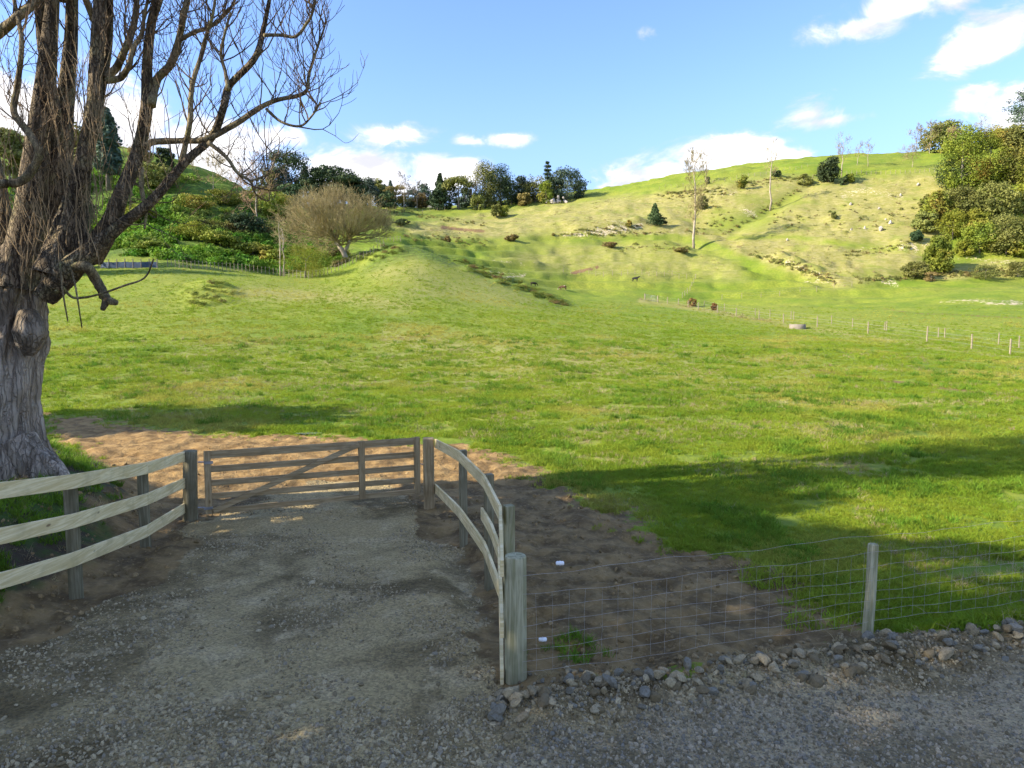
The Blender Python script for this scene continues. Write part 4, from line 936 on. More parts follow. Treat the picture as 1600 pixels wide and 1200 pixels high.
def B(u, v, h, w, label, mat, shape='round', name='bush', cat='bush', Y=None, **kw):
    """a bush by the pixel its foot is seen at, and its size in pixels"""
    p = hit(u, v) if Y is None else onland(u, Y); k = p.y / F
    kw.setdefault('trunk', .03); kw.setdefault('n', 18); kw.setdefault('per', 60); kw.setdefault('leaf', max(.12, k * 1.3))
    return leafy_tree(name, label, cat, p, h * k, w * k, shape, mat, **kw)
B(1023, 353, 31, 25, 'dark green conical bush alone on the pale slope', M_DARK, 'cone', n=34)
B(1035, 352, 12, 16, 'low dark growth beside the conical bush', M_DARK, n=8)
B(1160, 297, 19, 18, 'dark green bush on the eroded shoulder of the right hill', M_NATIVE)
B(1213, 277, 9, 13, 'small round bush right of the pole-like poplar', M_DARK)
B(1106, 291, 11, 7, 'tiny upright bush beneath the crest poplar', M_DARK, 'column', n=8)
B(1097, 326, 18, 18, 'olive scrub right of the tall slim poplar trunk', M_OLIVE)
B(1294, 286, 36, 34, 'large dark bush around the foot of the crest tree', M_DARK, n=34)
B(1318, 290, 12, 13, 'small dark round bush below the crest tree', M_DARK, n=10)
B(1328, 285, 12, 14, 'lighter round bush just above the small dark one', M_NATIVE, n=10)
B(1303, 344, 9, 8, 'little green bush in the middle of the stump-dotted slope', M_OLIVE, n=8)
B(1256, 290, 16, 26, 'grey-brown scrub left of the large dark crest bush', M_OLIVE, n=14)
B(776, 343, 20, 16, 'grey-brown scrub patch under the middle skyline', M_OLIVE, n=12)
B(788, 338, 16, 18, 'bright green bush right of the grey-brown scrub', M_NATIVE, n=12)
B(799, 377, 10, 20, 'rusty bush on the small pale outcrop', M_GOLDN, n=12)
B(700, 378, 8, 11, 'lone purple-brown bush on the green slope', M_GOLDN, n=8)
B(983, 356, 9, 9, 'small green bush above the pale slips', M_NATIVE, n=8)
B(952, 386, 7, 24, 'low rusty bush left of the two on the bench', M_GOLDN, n=12)
B(1064, 397, 6, 22, 'low rusty bush right of the two on the bench', M_GOLDN, n=12)
B(630, 354, 9, 28, 'dark low scrub just right of the round twiggy tree', M_DARK, n=12)
B(1082, 479, 12, 15, 'rusty orange bush, larger of two by the trough fence', M_ORANGE, n=16)
B(1116, 485, 10, 9, 'rusty orange bush, smaller of two by the trough fence', M_ORANGE, n=12)
# bush-clad hill on the right
G = 'native bushes covering the right hill'
for a in ((1502, 300, 95, 66, 'tall broad brownish tree crown at the top left of the bush hill', M_NATIVE), (1545, 292, 85, 60, 'tall green tree crown in the middle of the bush top', M_NATIVE), (1585, 288, 80, 52, 'tall shaded tree crown at the top right of the bush', M_OLIVE),
          (1622, 300, 90, 60, 'green crown cut off by the right edge of the bush', M_NATIVE), (1525, 240, 32, 62, 'brownish crown along the very top of the bush', M_OLIVE), (1572, 232, 28, 56, 'green crown along the very top of the bush', M_NATIVE),
          (1487, 297, 50, 48, 'dark pointed green tree at the left edge of the bush', M_DARK), (1537, 290, 34, 24, 'bright green bush under the tall shaded crowns', M_NATIVE), (1569, 283, 40, 24, 'yellow-green bush lit among the shaded crowns', M_YELL),
          (1462, 352, 50, 44, 'rusty and green bush at the left of the middle band', M_NATIVE), (1450, 330, 22, 24, 'small orange-tipped bush beside the grassy slope', M_OLIVE), (1500, 345, 50, 60, 'grey-green spreading bush in the middle band', M_OLIVE),
          (1552, 350, 60, 70, 'large grey-green spreading tree in the middle band', M_OLIVE), (1598, 335, 42, 46, 'bright yellow shrub near the right edge', M_YELL), (1604, 322, 24, 24, 'orange-flushed shrub at the right edge', M_ORANGE),
          (1445, 365, 30, 34, 'grey bush low on the left of the middle band', M_OLIVE), (1488, 378, 42, 46, 'domed yellow-green bush above the lone round one', M_YELL), (1523, 368, 38, 36, 'yellow-orange bush right of the domed one', M_YELL),
          (1530, 398, 48, 56, 'dark green bush at the foot of the middle band', M_NATIVE), (1572, 398, 56, 64, 'large dark grey-green tree low on the right', M_OLIVE), (1612, 400, 60, 60, 'dark bush low on the right edge', M_NATIVE),
          (1508, 402, 22, 28, 'lime green shrub above the clay track', M_YELL), (1590, 402, 26, 36, 'bright green shrub above the end of the clay track', M_NATIVE), (1432, 384, 14, 18, 'small dark bush above the pale clay face', M_DARK)):
    B(a[0], a[1], a[2], a[3], a[4], a[5], n=int(20 + a[3] * a[2] / 110), per=70, group=G, leaf=.27)
B(1465, 428, 54, 40, 'lone round yellow-green bush at the foot of the bush hill', M_NATIVE, n=50, per=90, leaf=.22)
B(1428, 436, 24, 40, 'dark low scrub left of the lone round bush', M_OLIVE, n=20)
B(1455, 440, 14, 22, 'brown scrub under the lone round bush', M_GOLDN, n=10)
B(1540, 436, 22, 50, 'low grey-green scrub below the clay track', M_OLIVE, n=22)
B(1590, 434, 24, 44, 'low dry scrub at the right end of the clay track', M_OLIVE, n=20)

# left hillside
G = 'bramble mounds on the left hillside'
for a in ((432, 345, 40, 66, 'smooth bright green mound above the dark gully', M_NATIVE), (408, 318, 24, 50, 'green mound behind the brown leafless tree', M_NATIVE), (245, 300, 34, 60, 'pale green mound right of the tall evergreen', M_OLIVE), (220, 262, 30, 34, 'brown twiggy mound beside the tall evergreen', M_GOLDN),
          (300, 376, 26, 60, 'bright lime mound on the lower left hill', M_YELL), (345, 384, 20, 66, 'green bramble mound above the batten fence', M_NATIVE), (395, 402, 20, 60, 'leafy mound below the dark gully', M_NATIVE), (425, 412, 18, 40, 'leafy mound left of the pale saplings', M_NATIVE),
          (385, 365, 26, 60, 'shaded mound inside the dark gully', M_DARK), (300, 330, 22, 60, 'green terrace of ferns high on the left hill', M_NATIVE), (350, 322, 20, 60, 'fern mound right of the spreading pale tree', M_NATIVE), (222, 352, 26, 50, 'fern mound behind the long poplar limb', M_NATIVE),
          (250, 395, 16, 60, 'grass-green mound behind the blue mesh fence', M_NATIVE), (90, 300, 40, 70, 'olive mound behind the poplar stems', M_OLIVE), (90, 370, 40, 90, 'dark green growth low behind the poplar trunk', M_DARK)):
    B(a[0], a[1], a[2], a[3], a[4], a[5], n=int(14 + a[3] * a[2] / 90), per=60, group=G, leaf=.22)
B(478, 434, 48, 78, 'soft yellow-green willow bush in front of the round twiggy tree', M_YELL, n=60, per=90, leaf=.10, trunk=.02, flat=.25)

# the round twiggy tree
def round_twiggy():
    p = hit(541, 410); p = Vector((px(540, 409, 118).x, 118, gz(px(540, 409, 118).x, 118)))
    e = empty('twiggy_tree', p, 'wide dome-shaped leafless tree with a leaning trunk on the knoll', 'tree'); k = 118 / F
    mb = MB(); tw = MB()
    mb.tube([Vector((.4, 0, -.6)), Vector((-.4, 0, 1.6)), Vector((-1.6, .1, 3.2)), Vector((-2.6, .2, 4.4))], [.55, .42, .34, .26], 9)
    mb.tube([Vector((-.3, 0, 1.3)), Vector((.5, .2, 2.8)), Vector((.9, .2, 4.4))], [.34, .27, .2], 8)
    mb.build('trunk', M_PALEBARK, e)
    forks = [Vector((-2.6, .2, 4.4)), Vector((.9, .2, 4.4)), Vector((-.6, 0, 2.6)), Vector((-1.4, 0, 3.3)), Vector((.3, 0, 3.4))]
    for i in range(250):
        a = rnd.uniform(0, 6.283); q = rnd.random() ** .6; x = math.cos(a) * q; y = math.sin(a) * q
        top = math.sqrt(max(0, 1 - q * q))
        z = (.30 + .70 * top * rnd.uniform(.35, 1)) if rnd.random() < .64 else rnd.uniform(.0, .36) + (.2 if q < .55 or x > .2 else 0)
        tx = -1.9 + x * 9.6; ty = y * 8.5; tz = 1.2 + z * 10.0
        if tx > 3.5: tz = min(tz, 7.4 - (tx - 3.5) * .15 + rnd.uniform(-.4, .4))
        tgt = Vector((tx, ty, tz)); f_ = min(forks, key=lambda w_: (w_ - tgt).length + rnd.random() * 3)
        md_ = f_.lerp(tgt, .5) + Vector((rnd.gauss(0, .3), rnd.gauss(0, .3), rnd.uniform(-.3, .5)))
        tw.tube([f_, f_.lerp(md_, .6), md_, md_.lerp(tgt, .6)], [.11, .07, .05, .03], 4, False)
        branch(tw, md_.lerp(tgt, .3), tgt - f_ + Vector((0, 0, .5)), 2.0, .045, 3, .9, .25, 3, 3, (3, 4), .75, .013)
        branch(tw, md_.lerp(tgt, .6), tgt - f_ + Vector((0, 0, 1.5)), 1.6, .035, 2, .8, .3, 3, 3, (3, 5), .8, .013)
    tw.build('twigs', M_TANTWIG, e, smooth=False)
round_twiggy()
T('bare', 436, 106, 338, 22, 'slim pale sapling, left of two by the batten fence', M_PALEBARK, twig=M_PALEBARK, depth=3, n=12, minr=.012, trunk=.2, up=.3)
T('bare', 441, 105, 352, 18, 'slim pale sapling, right of two by the batten fence', M_PALEBARK, twig=M_PALEBARK, depth=3, n=10, minr=.012, trunk=.2, up=.3)

# rocks and stumps on the slopes
def rock_mesh(name, mat, sd_, sub=1, sq=(1, .8, .6)):
    import bmesh
    bm = bmesh.new(); bmesh.ops.create_icosphere(bm, subdivisions=sub, radius=1); rr_ = random.Random(sd_)
    pl = [(Vector((rr_.gauss(0, 1), rr_.gauss(0, 1), rr_.gauss(0, 1))).normalized(), rr_.uniform(.5, .85)) for _ in range(9)]
    for v in bm.verts:
        for n_, d_ in pl:
            k = v.co.dot(n_) - d_
            if k > 0: v.co -= n_ * k
        v.co = Vector((v.co.x * sq[0], v.co.y * sq[1], v.co.z * sq[2])) * 1.2 * rr_.uniform(.93, 1.07)
    me = bpy.data.meshes.new(name); bm.to_mesh(me); bm.free(); me.materials.append(mat); return me
M_STUMP = plain_mat("weathered_stump", (.42, .37, .32), .9, 0, .2, 3)
for i, (u, v, w, lab) in enumerate(((1376, 361, 9, 'largest pale weathered stump on the grassy right slope'), (1391, 350, 7, 'pale stump right of and above the largest one'), (1351, 359, 6, 'small pale stump left of the largest one'), (1330, 360, 5, 'small grey stump farthest left in the row on the slope'),
                                   (1329, 322, 5, 'small pale rock high on the slope below the bare clay'), (1434, 291, 6, 'pale stump just under the crest fence'), (1230, 377, 5, 'short pale stump on the edge of the green bench'), (1384, 345, 4, 'small pale rock above the largest stump'),
                                   (1407, 307, 5, 'small stump below the fence near the bush'), (1373, 330, 4, 'tiny pale rock in the middle of the dry slope'))):
    p = hit(u, v); k = p.y / F; o = link('stump', rock_mesh('stump', M_STUMP, 50 + i, 1, (.8, .8, 1.1))); o.location = p + Vector((0, 0, k * w * .25)); o.scale = [k * w * .5] * 3; o.rotation_euler.z = i
    finish(o, lab, 'stump' if 'stump' in lab else 'rock')
    if 'rock' in lab: o.name = 'rock'
p = onland(868, 246); e = empty('stone_heap', p, 'pale heap of broken stone on the skyline under the spire-shaped pine', 'stone heap')
for i in range(16):
    o = link('stone', rock_mesh('stone', M_STUMP, 80 + i % 5, 1, (1, .8, .8)), e); o.location = (rnd.uniform(-3.6, 3.8), rnd.uniform(-.8, .8), rnd.uniform(.2, 1.2) + (1.2 if i < 2 else 0)); s_ = rnd.uniform(.5, .95); o.scale = (s_ * 1.2, s_, s_); o.rotation_euler = (rnd.random(), rnd.random(), rnd.random() * 6)
lg = hit(960, 311)

# ------------------------------------------------------------------ the big bare poplar on the bank
def gnarled(name, pts, rads, mat, parent, sides=26, sub=9, ridge=.10, lump=.10, sd_=0):
    """thick trunk or stem with ridges and swellings"""
    P = bend([Vector(p) for p in pts], sub); n = len(P); t_ = np.linspace(0, len(rads) - 1, n); rr_ = np.interp(t_, range(len(rads)), rads)
    V = []; 
    for i, p in enumerate(P):
        d = (P[min(i + 1, n - 1)] - P[max(i - 1, 0)]).normalized(); x = d.cross(Vector((.3, 1, .1))).normalized(); y = d.cross(x)
        a = np.arange(sides) / sides * 2 * np.pi; L = i * (.07 if sub < 20 else .04)
        m_ = 1 + ridge * (vn(np.cos(a) * 3.1 + 9, np.sin(a) * 3.1 + L * .5, sd_) - .5) * 2 + ridge * .7 * (vn(np.cos(a) * 7 + 9, np.sin(a) * 7 + L * .8, sd_ + 5) - .5) * 2 + (.045 * (vn(np.cos(a) * 17 + 9, np.sin(a) * 17 + L * 1.5, sd_ + 7) - .5) * 2 if sides > 100 else 0) + lump * (fbm(np.cos(a) * 1.4 + L * 1.3, np.sin(a) * 1.4 + L * 1.1, 3, sd_ + 9) - .5) * 2
        for k in range(sides): q = p + (x * math.cos(a[k]) + y * math.sin(a[k])) * rr_[i] * m_[k]; V.append(q[:])
    idx = np.arange(n * sides).reshape(n, sides); nx = np.roll(idx, -1, 1)
    Fq = np.stack([idx[:-1], nx[:-1], nx[1:], idx[1:]], -1).reshape(-1, 4)
    return link(name, np_mesh(name, V, Fq, [mat], True), parent)
TY = 11.5
bp_ = empty('bare_poplar', (0, 0, 0), 'huge old bare poplar with many stems and shoots on the bank at the left edge', 'tree')
k1 = TY / F
tr = [(8, 800), (8, 735), (6, 680), (8, 620), (12, 560), (18, 500), (26, 450), (34, 412), (42, 372), (48, 345)]
gnarled('trunk', [px(u, v, TY) for u, v in tr], [x * k1 for x in (92, 70, 52, 45, 43, 43, 42, 36, 18, 4)], M_TRUNK, bp_, 110, 26, .13, .10, 3)
for (pp, rr_, sd_) in (([(30, 690), (62, 742), (80, 790)], (26, 22, 10), 11), ([(4, 700), (28, 760), (48, 810)], (30, 24, 12), 12), ([(-20, 700), (-30, 760), (-40, 830)], (34, 30, 16), 13), ([(46, 705), (84, 730), (112, 762)], (18, 13, 6), 14)):
    gnarled('root', [px(u, v, TY - .25 - .1 * i) for i, (u, v) in enumerate(pp)], [x * k1 for x in rr_], M_TRUNK, bp_, 18, 6, .15, .12, sd_)
o = gnarled('burl', [px(44, 486, TY - .30), px(47, 518, TY - .36), px(42, 552, TY - .28)], [12 * k1, 22 * k1, 10 * k1], M_TRUNK, bp_, 20, 7, .12, .15, 21)
# stems and limbs traced in space: (u, v, radius in pixels), distance offset
LIMBS = [
 ('stem', 0, [(30, 450, 34), (48, 330, 24), (62, 200, 20), (76, 70, 15), (84, -40, 12), (88, -200, 8), (94, -330, 3)]),
 ('stem', .35, [(60, 440, 26), (90, 300, 19), (100, 170, 15), (110, 60, 12), (113, -40, 10), (118, -200, 7), (122, -300, 2)]),
 ('stem', -.35, [(80, 430, 24), (112, 330, 18), (128, 260, 15), (146, 170, 13), (151, 90, 12), (157, 0, 11), (160, -120, 8), (168, -260, 3)]),
 ('stem', .5, [(10, 460, 34), (-10, 330, 26), (-30, 180, 20), (-34, 20, 16), (-40, -150, 11), (-44, -300, 3)]),
 ('stem', .1, [(50, 400, 22), (76, 300, 15), (92, 240, 12), (82, 150, 11), (66, 60, 10), (60, -60, 7), (58, -180, 2)]),
 ('stem', -.1, [(118, 400, 14), (128, 320, 11), (138, 230, 9), (158, 140, 8), (170, 60, 7), (172, -40, 5), (176, -140, 2)]),
 ('limb', -.2, [(140, 400, 20), (172, 350, 15), (190, 300, 12), (216, 236, 11.5), (229, 169, 10.5), (230, 101, 9), (237, 34, 8), (252, -20, 7), (262, -140, 5), (268, -260, 2)]),
 ('limb', -.25, [(236, 165, 7), (245, 125, 6), (267, 100, 5.5), (280, 60, 5), (288, 20, 4.5), (300, -30, 3.5), (318, -110, 2)]),
 ('limb', -.38, [(72, 462, 16), (104, 425, 19), (140, 392, 14), (189, 351, 10), (236, 314, 8.5), (290, 252, 7.5), (331, 214, 7), (350, 165, 6.5), (358, 135, 6), (398, 91, 5.5), (412, 45, 4.5), (422, -5, 3.5), (440, -80, 2)]),
 ('limb', -.2, [(226, 230, 5), (240, 222, 5), (280, 220, 4.5), (320, 218, 4.5), (364, 196, 4.5), (400, 172, 4), (430, 157, 3.2), (476, 145, 2.8), (483, 115, 2.2), (496, 74, 1.8), (508, 40, 1.2)]),
 ('limb', -.3, [(416, 170, 2.4), (439, 190, 2), (469, 197, 1.7), (489, 179, 1.4), (501, 160, .9)]),
 ('limb', -.6, [(413, 55, 2.6), (440, 55, 2.4), (462, 57, 2.2), (479, 37, 2), (489, 18, 1.7), (496, -20, 1.3)]),
 ('limb', -.45, [(325, 222, 3.2), (354, 246, 2.8), (371, 270, 2.5), (391, 283, 2), (396, 298, 1.4)]),
 ('limb', -.5, [(391, 283, 1.6), (420, 270, 1.3), (432, 240, 1)]),
 ('limb', -.5, [(284, 252, 4.5), (290, 225, 4), (297, 189, 3.8), (300, 135, 3.4), (314, 88, 3), (321, 60, 2.6), (333, 20, 2.2), (340, -40, 1.4)]),
 ('limb', -.3, [(280, 63, 3.2), (304, 50, 3), (326, 43, 2.8), (348, 26, 2.4), (366, 2, 2), (380, -50, 1.2)]),
 ('limb', -.5, [(356, 140, 3), (352, 112, 2.6), (345, 84, 2.2), (352, 50, 1.8), (360, 20, 1.3)]),
 ('limb', -.3, [(165, 122, 6), (182, 105, 5.5), (196, 75, 5), (209, 40, 4.4), (214, 0, 4), (218, -60, 3), (226, -140, 1.5)]),
 ('limb', -.4, [(168, 126, 5), (189, 121, 4.5), (202, 101, 4), (207, 78, 3.4), (222, 52, 3), (226, 20, 2.4), (240, -30, 1.4)]),
 ('limb', -.6, [(-30, 75, 8), (0, 50, 7), (27, 27, 6), (60, -2, 5.2), (90, -50, 4), (110, -120, 2)]),
 ('limb', -.8, [(-30, 286, 7), (4, 287, 6.2), (34, 283, 6), (55, 258, 5.6), (61, 233, 5.5), (42, 204, 5), (22, 175, 4.6), (27, 135, 4), (34, 67, 3.2), (24, 10, 2.6), (10, -60, 1.6)]),
 ('limb', -.45, [(118, 416, 9), (135, 417, 8), (148, 434, 7.5), (160, 455, 7), (166, 468, 6), (160, 484, 3)]),
 ('limb', -.4, [(160, 462, 6), (172, 470, 5.5), (183, 473, 4)]),
 ('limb', -.5, [(86, 430, 5), (93, 448, 4), (88, 456, 3)]),
 ('limb', -.5, [(98, 448, 2), (112, 464, 2), (130, 465, 1.8), (158, 459, 1.5), (192, 447, 1.5), (226, 434, 1.3), (240, 405, 1)]),
 ('limb', -.7, [(108, 398, 1.6), (114, 430, 1.4), (120, 460, 1.2), (128, 512, .8)]), ('limb', -.7, [(94, 410, 1.5), (98, 455, 1.3), (106, 502, .8)]),
 ('limb', -.3, [(220, 262, 4), (222, 300, 3.4), (228, 330, 2.4), (226, 358, 1.4)]),
]
PATHS = []
for (kind, dy, L) in LIMBS:
    P = [px(u, v, TY + dy + .12 * math.sin(i * 1.7 + u)) for i, (u, v, _) in enumerate(L)]; rads = [r_ * k1 * (1.0) for (_, _, r_) in L]
    if rads[0] > .1: rads = [q * (.98 - .22 * min(1, i / 3)) for i, q in enumerate(rads)]; gnarled(kind, P, rads, M_BARK, bp_, 20, 8, .10, .10, int(L[0][0]))
    else:
        PP = bend(P, 5); rr_ = np.interp(np.linspace(0, len(rads) - 1, len(PP)), range(len(rads)), rads); mb = MB(); mb.tube(PP, [max(.006, q) for q in rr_], 9, True, .14); mb.build(kind, M_LIMB, bp_)
    PATHS.append((bend(P, 5), rads))
tw = MB(); tw2 = MB()
for (P, rads) in PATHS:
    if P[0].z < px(0, 395, TY).z and rads[0] < .12: continue
    n = len(P)
    if rads[0] > .12 :
        rng_i = [i for i in range(n) if i > n * .3]; cnt = int(n * .28)
    else: rng_i = list(range(int(n * .25), n)); cnt = int(n * .62)
    for _ in range(cnt):
        i = rnd.choice(rng_i); b_ = P[i]; d = (P[min(i + 1, n - 1)] - P[max(0, i - 1)]).normalized(); inside = rads[0] > .12
        side = Vector((rnd.gauss(0, 1), rnd.gauss(0, .8), rnd.gauss(.3, .6))).normalized()
        br = (d * .5 + side * .9 + Vector((0, 0, .25)))
        branch(tw, b_, br, rnd.uniform(.32, .78) * (1.5 if inside else 1), rnd.uniform(.009, .015), 2, .85, .38, 4, 3, (2, 3), .72, .0040, .34)
tw.build('twigs', M_TWIG, bp_, smooth=False)
# upper crown beyond the top of the picture
for (x, z0, h) in ((-8.0, 8.0, 8.), (-7.4, 8.3, 7.), (-8.9, 8, 8.5), (-6.9, 8, 6.5), (-9.4, 7, 9)):
    for j in range(12):
        q = rnd.random(); branch(tw2, Vector((x + rnd.uniform(-.3, .3), TY + rnd.uniform(-.6, .8), z0 + q * h * .55)), Vector((rnd.uniform(-.6, .9), rnd.gauss(0, .5), 1)), h * .42, .06, 3, .6, .35, 4, 4, (2, 4), .7, .008)
tw2.build('branches', M_LIMB, bp_)
sh = MB()
for i in range(150):                                              # upright shoots from the trunk
    u = rnd.uniform(-15, 165) if i < 115 else rnd.uniform(90, 270); v = rnd.uniform(250, 470) if u < 100 else rnd.uniform(150, 420)
    if u > 165: v = 420 - (u - 100) * .75 - rnd.uniform(0, 90)
    b_ = px(u, v, TY - .45 - rnd.random() * .25); L = rnd.uniform(.4, 1.7) * (.6 if u > 165 else 1); lean = Vector((rnd.gauss(0, .10), rnd.gauss(-.02, .06), 1)); pts = [b_]
    side = Vector((rnd.gauss(0, .35), -.1, .5)); q = b_ + side * .12; pts.append(q)
    for s_ in range(4): lean += Vector((rnd.gauss(0, .16), rnd.gauss(0, .10), 0)); q = q + lean.normalized() * L / 4; pts.append(q)
    r_ = rnd.uniform(.004, .010); sh.tube(pts, [r_ * 1.1, r_, r_ * .85, r_ * .7, r_ * .55, r_ * .3], 4, False)
    if rnd.random() < .5: sh.tube([pts[3], pts[3] + Vector((rnd.gauss(0, .1), 0, .25)), pts[3] + Vector((rnd.gauss(0, .2), 0, .6))], [r_ * .6, r_ * .5, r_ * .25], 3, False)
sh.build('shoots', M_SHOOT, bp_)

# shelter trees left of the picture (they throw the shade over the gate and the road)
for i, (x, y, h, w, z_, lab) in enumerate(((-14.8, 7.6, 10.0, 3.9, .12, 'dark shelter tree outside the left edge, nearest the big poplar'), (-15.5, 3.4, 11.0, 6.2, .06, 'dark shelter tree outside the left edge, second from the poplar'), (-14.8, -.4, 13, 6.2, .06, 'dark shelter tree outside the left edge, opposite the gravel road'),
                                        (-15.6, -4.2, 14.5, 6.6, .06, 'dark shelter tree farthest back outside the left edge'), (-23, 3.0, 14.2, 4.2, .3, 'tall shelter tree in a second row far left of the gate'), (-22, -1.6, 17, 6.5, .35, 'tall shelter tree in a second row far left of the road'), (-23.5, -7, 20, 7, .35, 'tall shelter tree in a second row, farthest back'),
                                        (-27.5, 18.9, 11.5, 6.0, .42, 'round headed tree out in the paddock left of the picture'), (-33, 18.3, 13.5, 5.5, .5, 'taller tree out in the paddock far left of the picture'))):
    leafy_tree('shelter_tree', lab, 'tree', Vector((x, y, gz(x, y))), h, w, 'column' if i < 7 else 'round', M_DARK, trunk=z_, n=31, per=44, leaf=.30)
T('leafy', 118, 99, 300, 60, 'dark evergreen low behind the trunk of the big poplar', M_DARK, 'round', n=40, per=70, trunk=.05, leaf=.3)
T('leafy', 60, 92, 270, 70, 'broad dark evergreen hidden behind the big poplar trunk', M_DARK, 'round', n=40, per=70, trunk=.05, leaf=.3)

# ------------------------------------------------------------------ scattered ground cover
def source_coll(name, meshes):
    c = bpy.data.collections.new(name)
    for i, me in enumerate(meshes): c.objects.link(bpy.data.objects.new(f"{name}_{i:02d}", me))
    return c
def scatter(name, P, rot, scl, coll, nvar, label, kind='stuff', parent=None):
    n = len(P); me = bpy.data.meshes.new(name); me.vertices.add(n); me.vertices.foreach_set('co', np.asarray(P, np.float32).ravel())
    a = me.attributes.new('rot', 'FLOAT_VECTOR', 'POINT'); a.data.foreach_set('vector', np.asarray(rot, np.float32).ravel())
    s3 = np.asarray(scl, np.float32); s3 = np.repeat(s3[:, None], 3, 1) if s3.ndim == 1 else s3
    a = me.attributes.new('scl', 'FLOAT_VECTOR', 'POINT'); a.data.foreach_set('vector', s3.ravel())
    a = me.attributes.new('idx', 'INT', 'POINT'); a.data.foreach_set('value', rng.integers(0, nvar, n).astype(np.int32))
    o = link(name, me, parent); g = bpy.data.node_groups.new(name, 'GeometryNodeTree')
    g.interface.new_socket('Geometry', in_out='INPUT', socket_type='NodeSocketGeometry'); g.interface.new_socket('Geometry', in_out='OUTPUT', socket_type='NodeSocketGeometry')
    N = g.nodes; L = g.links; gi = N.new('NodeGroupInput'); go = N.new('NodeGroupOutput'); ip = N.new('GeometryNodeInstanceOnPoints'); ci = N.new('GeometryNodeCollectionInfo')
    ci.inputs['Collection'].default_value = coll; ci.inputs['Separate Children'].default_value = True; ci.inputs['Reset Children'].default_value = True
    def na(nm, ty):
        x = N.new('GeometryNodeInputNamedAttribute'); x.data_type = ty; x.inputs['Name'].default_value = nm; return x.outputs['Attribute']
    e2 = N.new('FunctionNodeEulerToRotation'); L.new(na('rot', 'FLOAT_VECTOR'), e2.inputs[0])
    L.new(gi.outputs[0], ip.inputs['Points']); L.new(ci.outputs[0], ip.inputs['Instance']); ip.inputs['Pick Instance'].default_value = True
    L.new(na('idx', 'INT'), ip.inputs['Instance Index']); L.new(e2.outputs[0], ip.inputs['Rotation']); L.new(na('scl', 'FLOAT_VECTOR'), ip.inputs['Scale']); L.new(ip.outputs[0], go.inputs[0])
    md = o.modifiers.new('scatter', 'NODES'); md.node_group = g
    o['kind'] = kind
    if label: o['label'] = label
    return o
def polar(n, r0, r1, a=39):
    ph = rng.uniform(R(-a), R(a), n); r = np.exp(rng.uniform(math.log(r0), math.log(r1), n)); return r * np.sin(ph), r * np.cos(ph), r
def rots(n, tilt=.15, full=False):
    q = rng.uniform(0, 6.283, (n, 3)) if full else np.stack([rng.normal(0, tilt, n), rng.normal(0, tilt, n), rng.uniform(0, 6.283, n)], -1)
    return q
def tuft(name, mat, nb, h, spread, bw, seed, lean=.5):
    r_ = random.Random(seed); V = []; Fc = []
    for i in range(nb):
        a = r_.uniform(0, 6.283); q = spread * math.sqrt(r_.random()); x, y = q * math.cos(a), q * math.sin(a); b = r_.uniform(0, 6.283); w = bw * r_.uniform(.6, 1.3); hh = h * r_.uniform(.5, 1.2)
        lx, ly = r_.gauss(0, lean) * hh, r_.gauss(0, lean) * hh; cx_, cy_ = w * math.cos(b), w * math.sin(b); k = len(V)
        V += [(x - cx_, y - cy_, -.01), (x + cx_, y + cy_, -.01), (x + lx * .4 + cx_ * .8, y + ly * .4 + cy_ * .8, hh * .6), (x + lx * .4 - cx_ * .8, y + ly * .4 - cy_ * .8, hh * .6), (x + lx, y + ly, hh)]
        Fc += [(k, k + 1, k + 2, k + 3), (k + 3, k + 2, k + 4)]
    me = bpy.data.meshes.new(name); me.from_pydata(V, [], Fc); me.materials.append(mat); return me
C_GRASS = source_coll('grass_tufts', [tuft('t', M_GRASS, 16, .085, .07, .0045, i, .55) for i in range(6)])
C_LUSH = source_coll('lush_tufts', [tuft('t', M_GRASSD, 20, .13, .08, .006, 20 + i, .6) for i in range(5)])
C_DRY = source_coll('dry_tufts', [tuft('t', M_DRYLEAF, 12, .12, .07, .004, 40 + i, .7) for i in range(4)])
def clump_mesh(name, mat, n, size, seed):
    cl = [(rnd.gauss(0, .35), rnd.gauss(0, .35), rnd.uniform(.05, .45), .38, .38, .3) for _ in range(5)]; V, Fq = leaf_cloud(cl, n, size); return np_mesh(name, V, Fq, [mat])
M_TUSS = leaf_mat('tussock_leaves', (.22, .22, .05), (.34, .31, .10), None, .25)
M_BANKG = leaf_mat('bank_leaves', (.11, .15, .02), (.21, .24, .035), (.20, .14, .05), .25)
C_BANK = source_coll('bank_clumps', [clump_mesh('c', M_BANKG, 26, .10, i) for i in range(4)])
C_FERN = source_coll('fern_clumps', [clump_mesh('c', M_FERN, 26, .13, i) for i in range(5)])
C_SCRUB = source_coll('scrub_clumps', [clump_mesh('c', m_, 22, .11, i) for i, m_ in enumerate((M_TUSS, M_DRYLEAF, M_TUSS, M_DRYLEAF))])
C_STONE = source_coll('stones', [rock_mesh('s', M_STONE, i, 1, (1, .8, .55)) for i in range(6)])
C_CHIP = source_coll('chips', [rock_mesh('s', M_CHIP, 10 + i, 1, (1, .8, .6)) for i in range(6)])
C_CLOD = source_coll('clods', [rock_mesh('s', M_CLOD, 20 + i, 1, (1, .9, .6)) for i in range(5)])

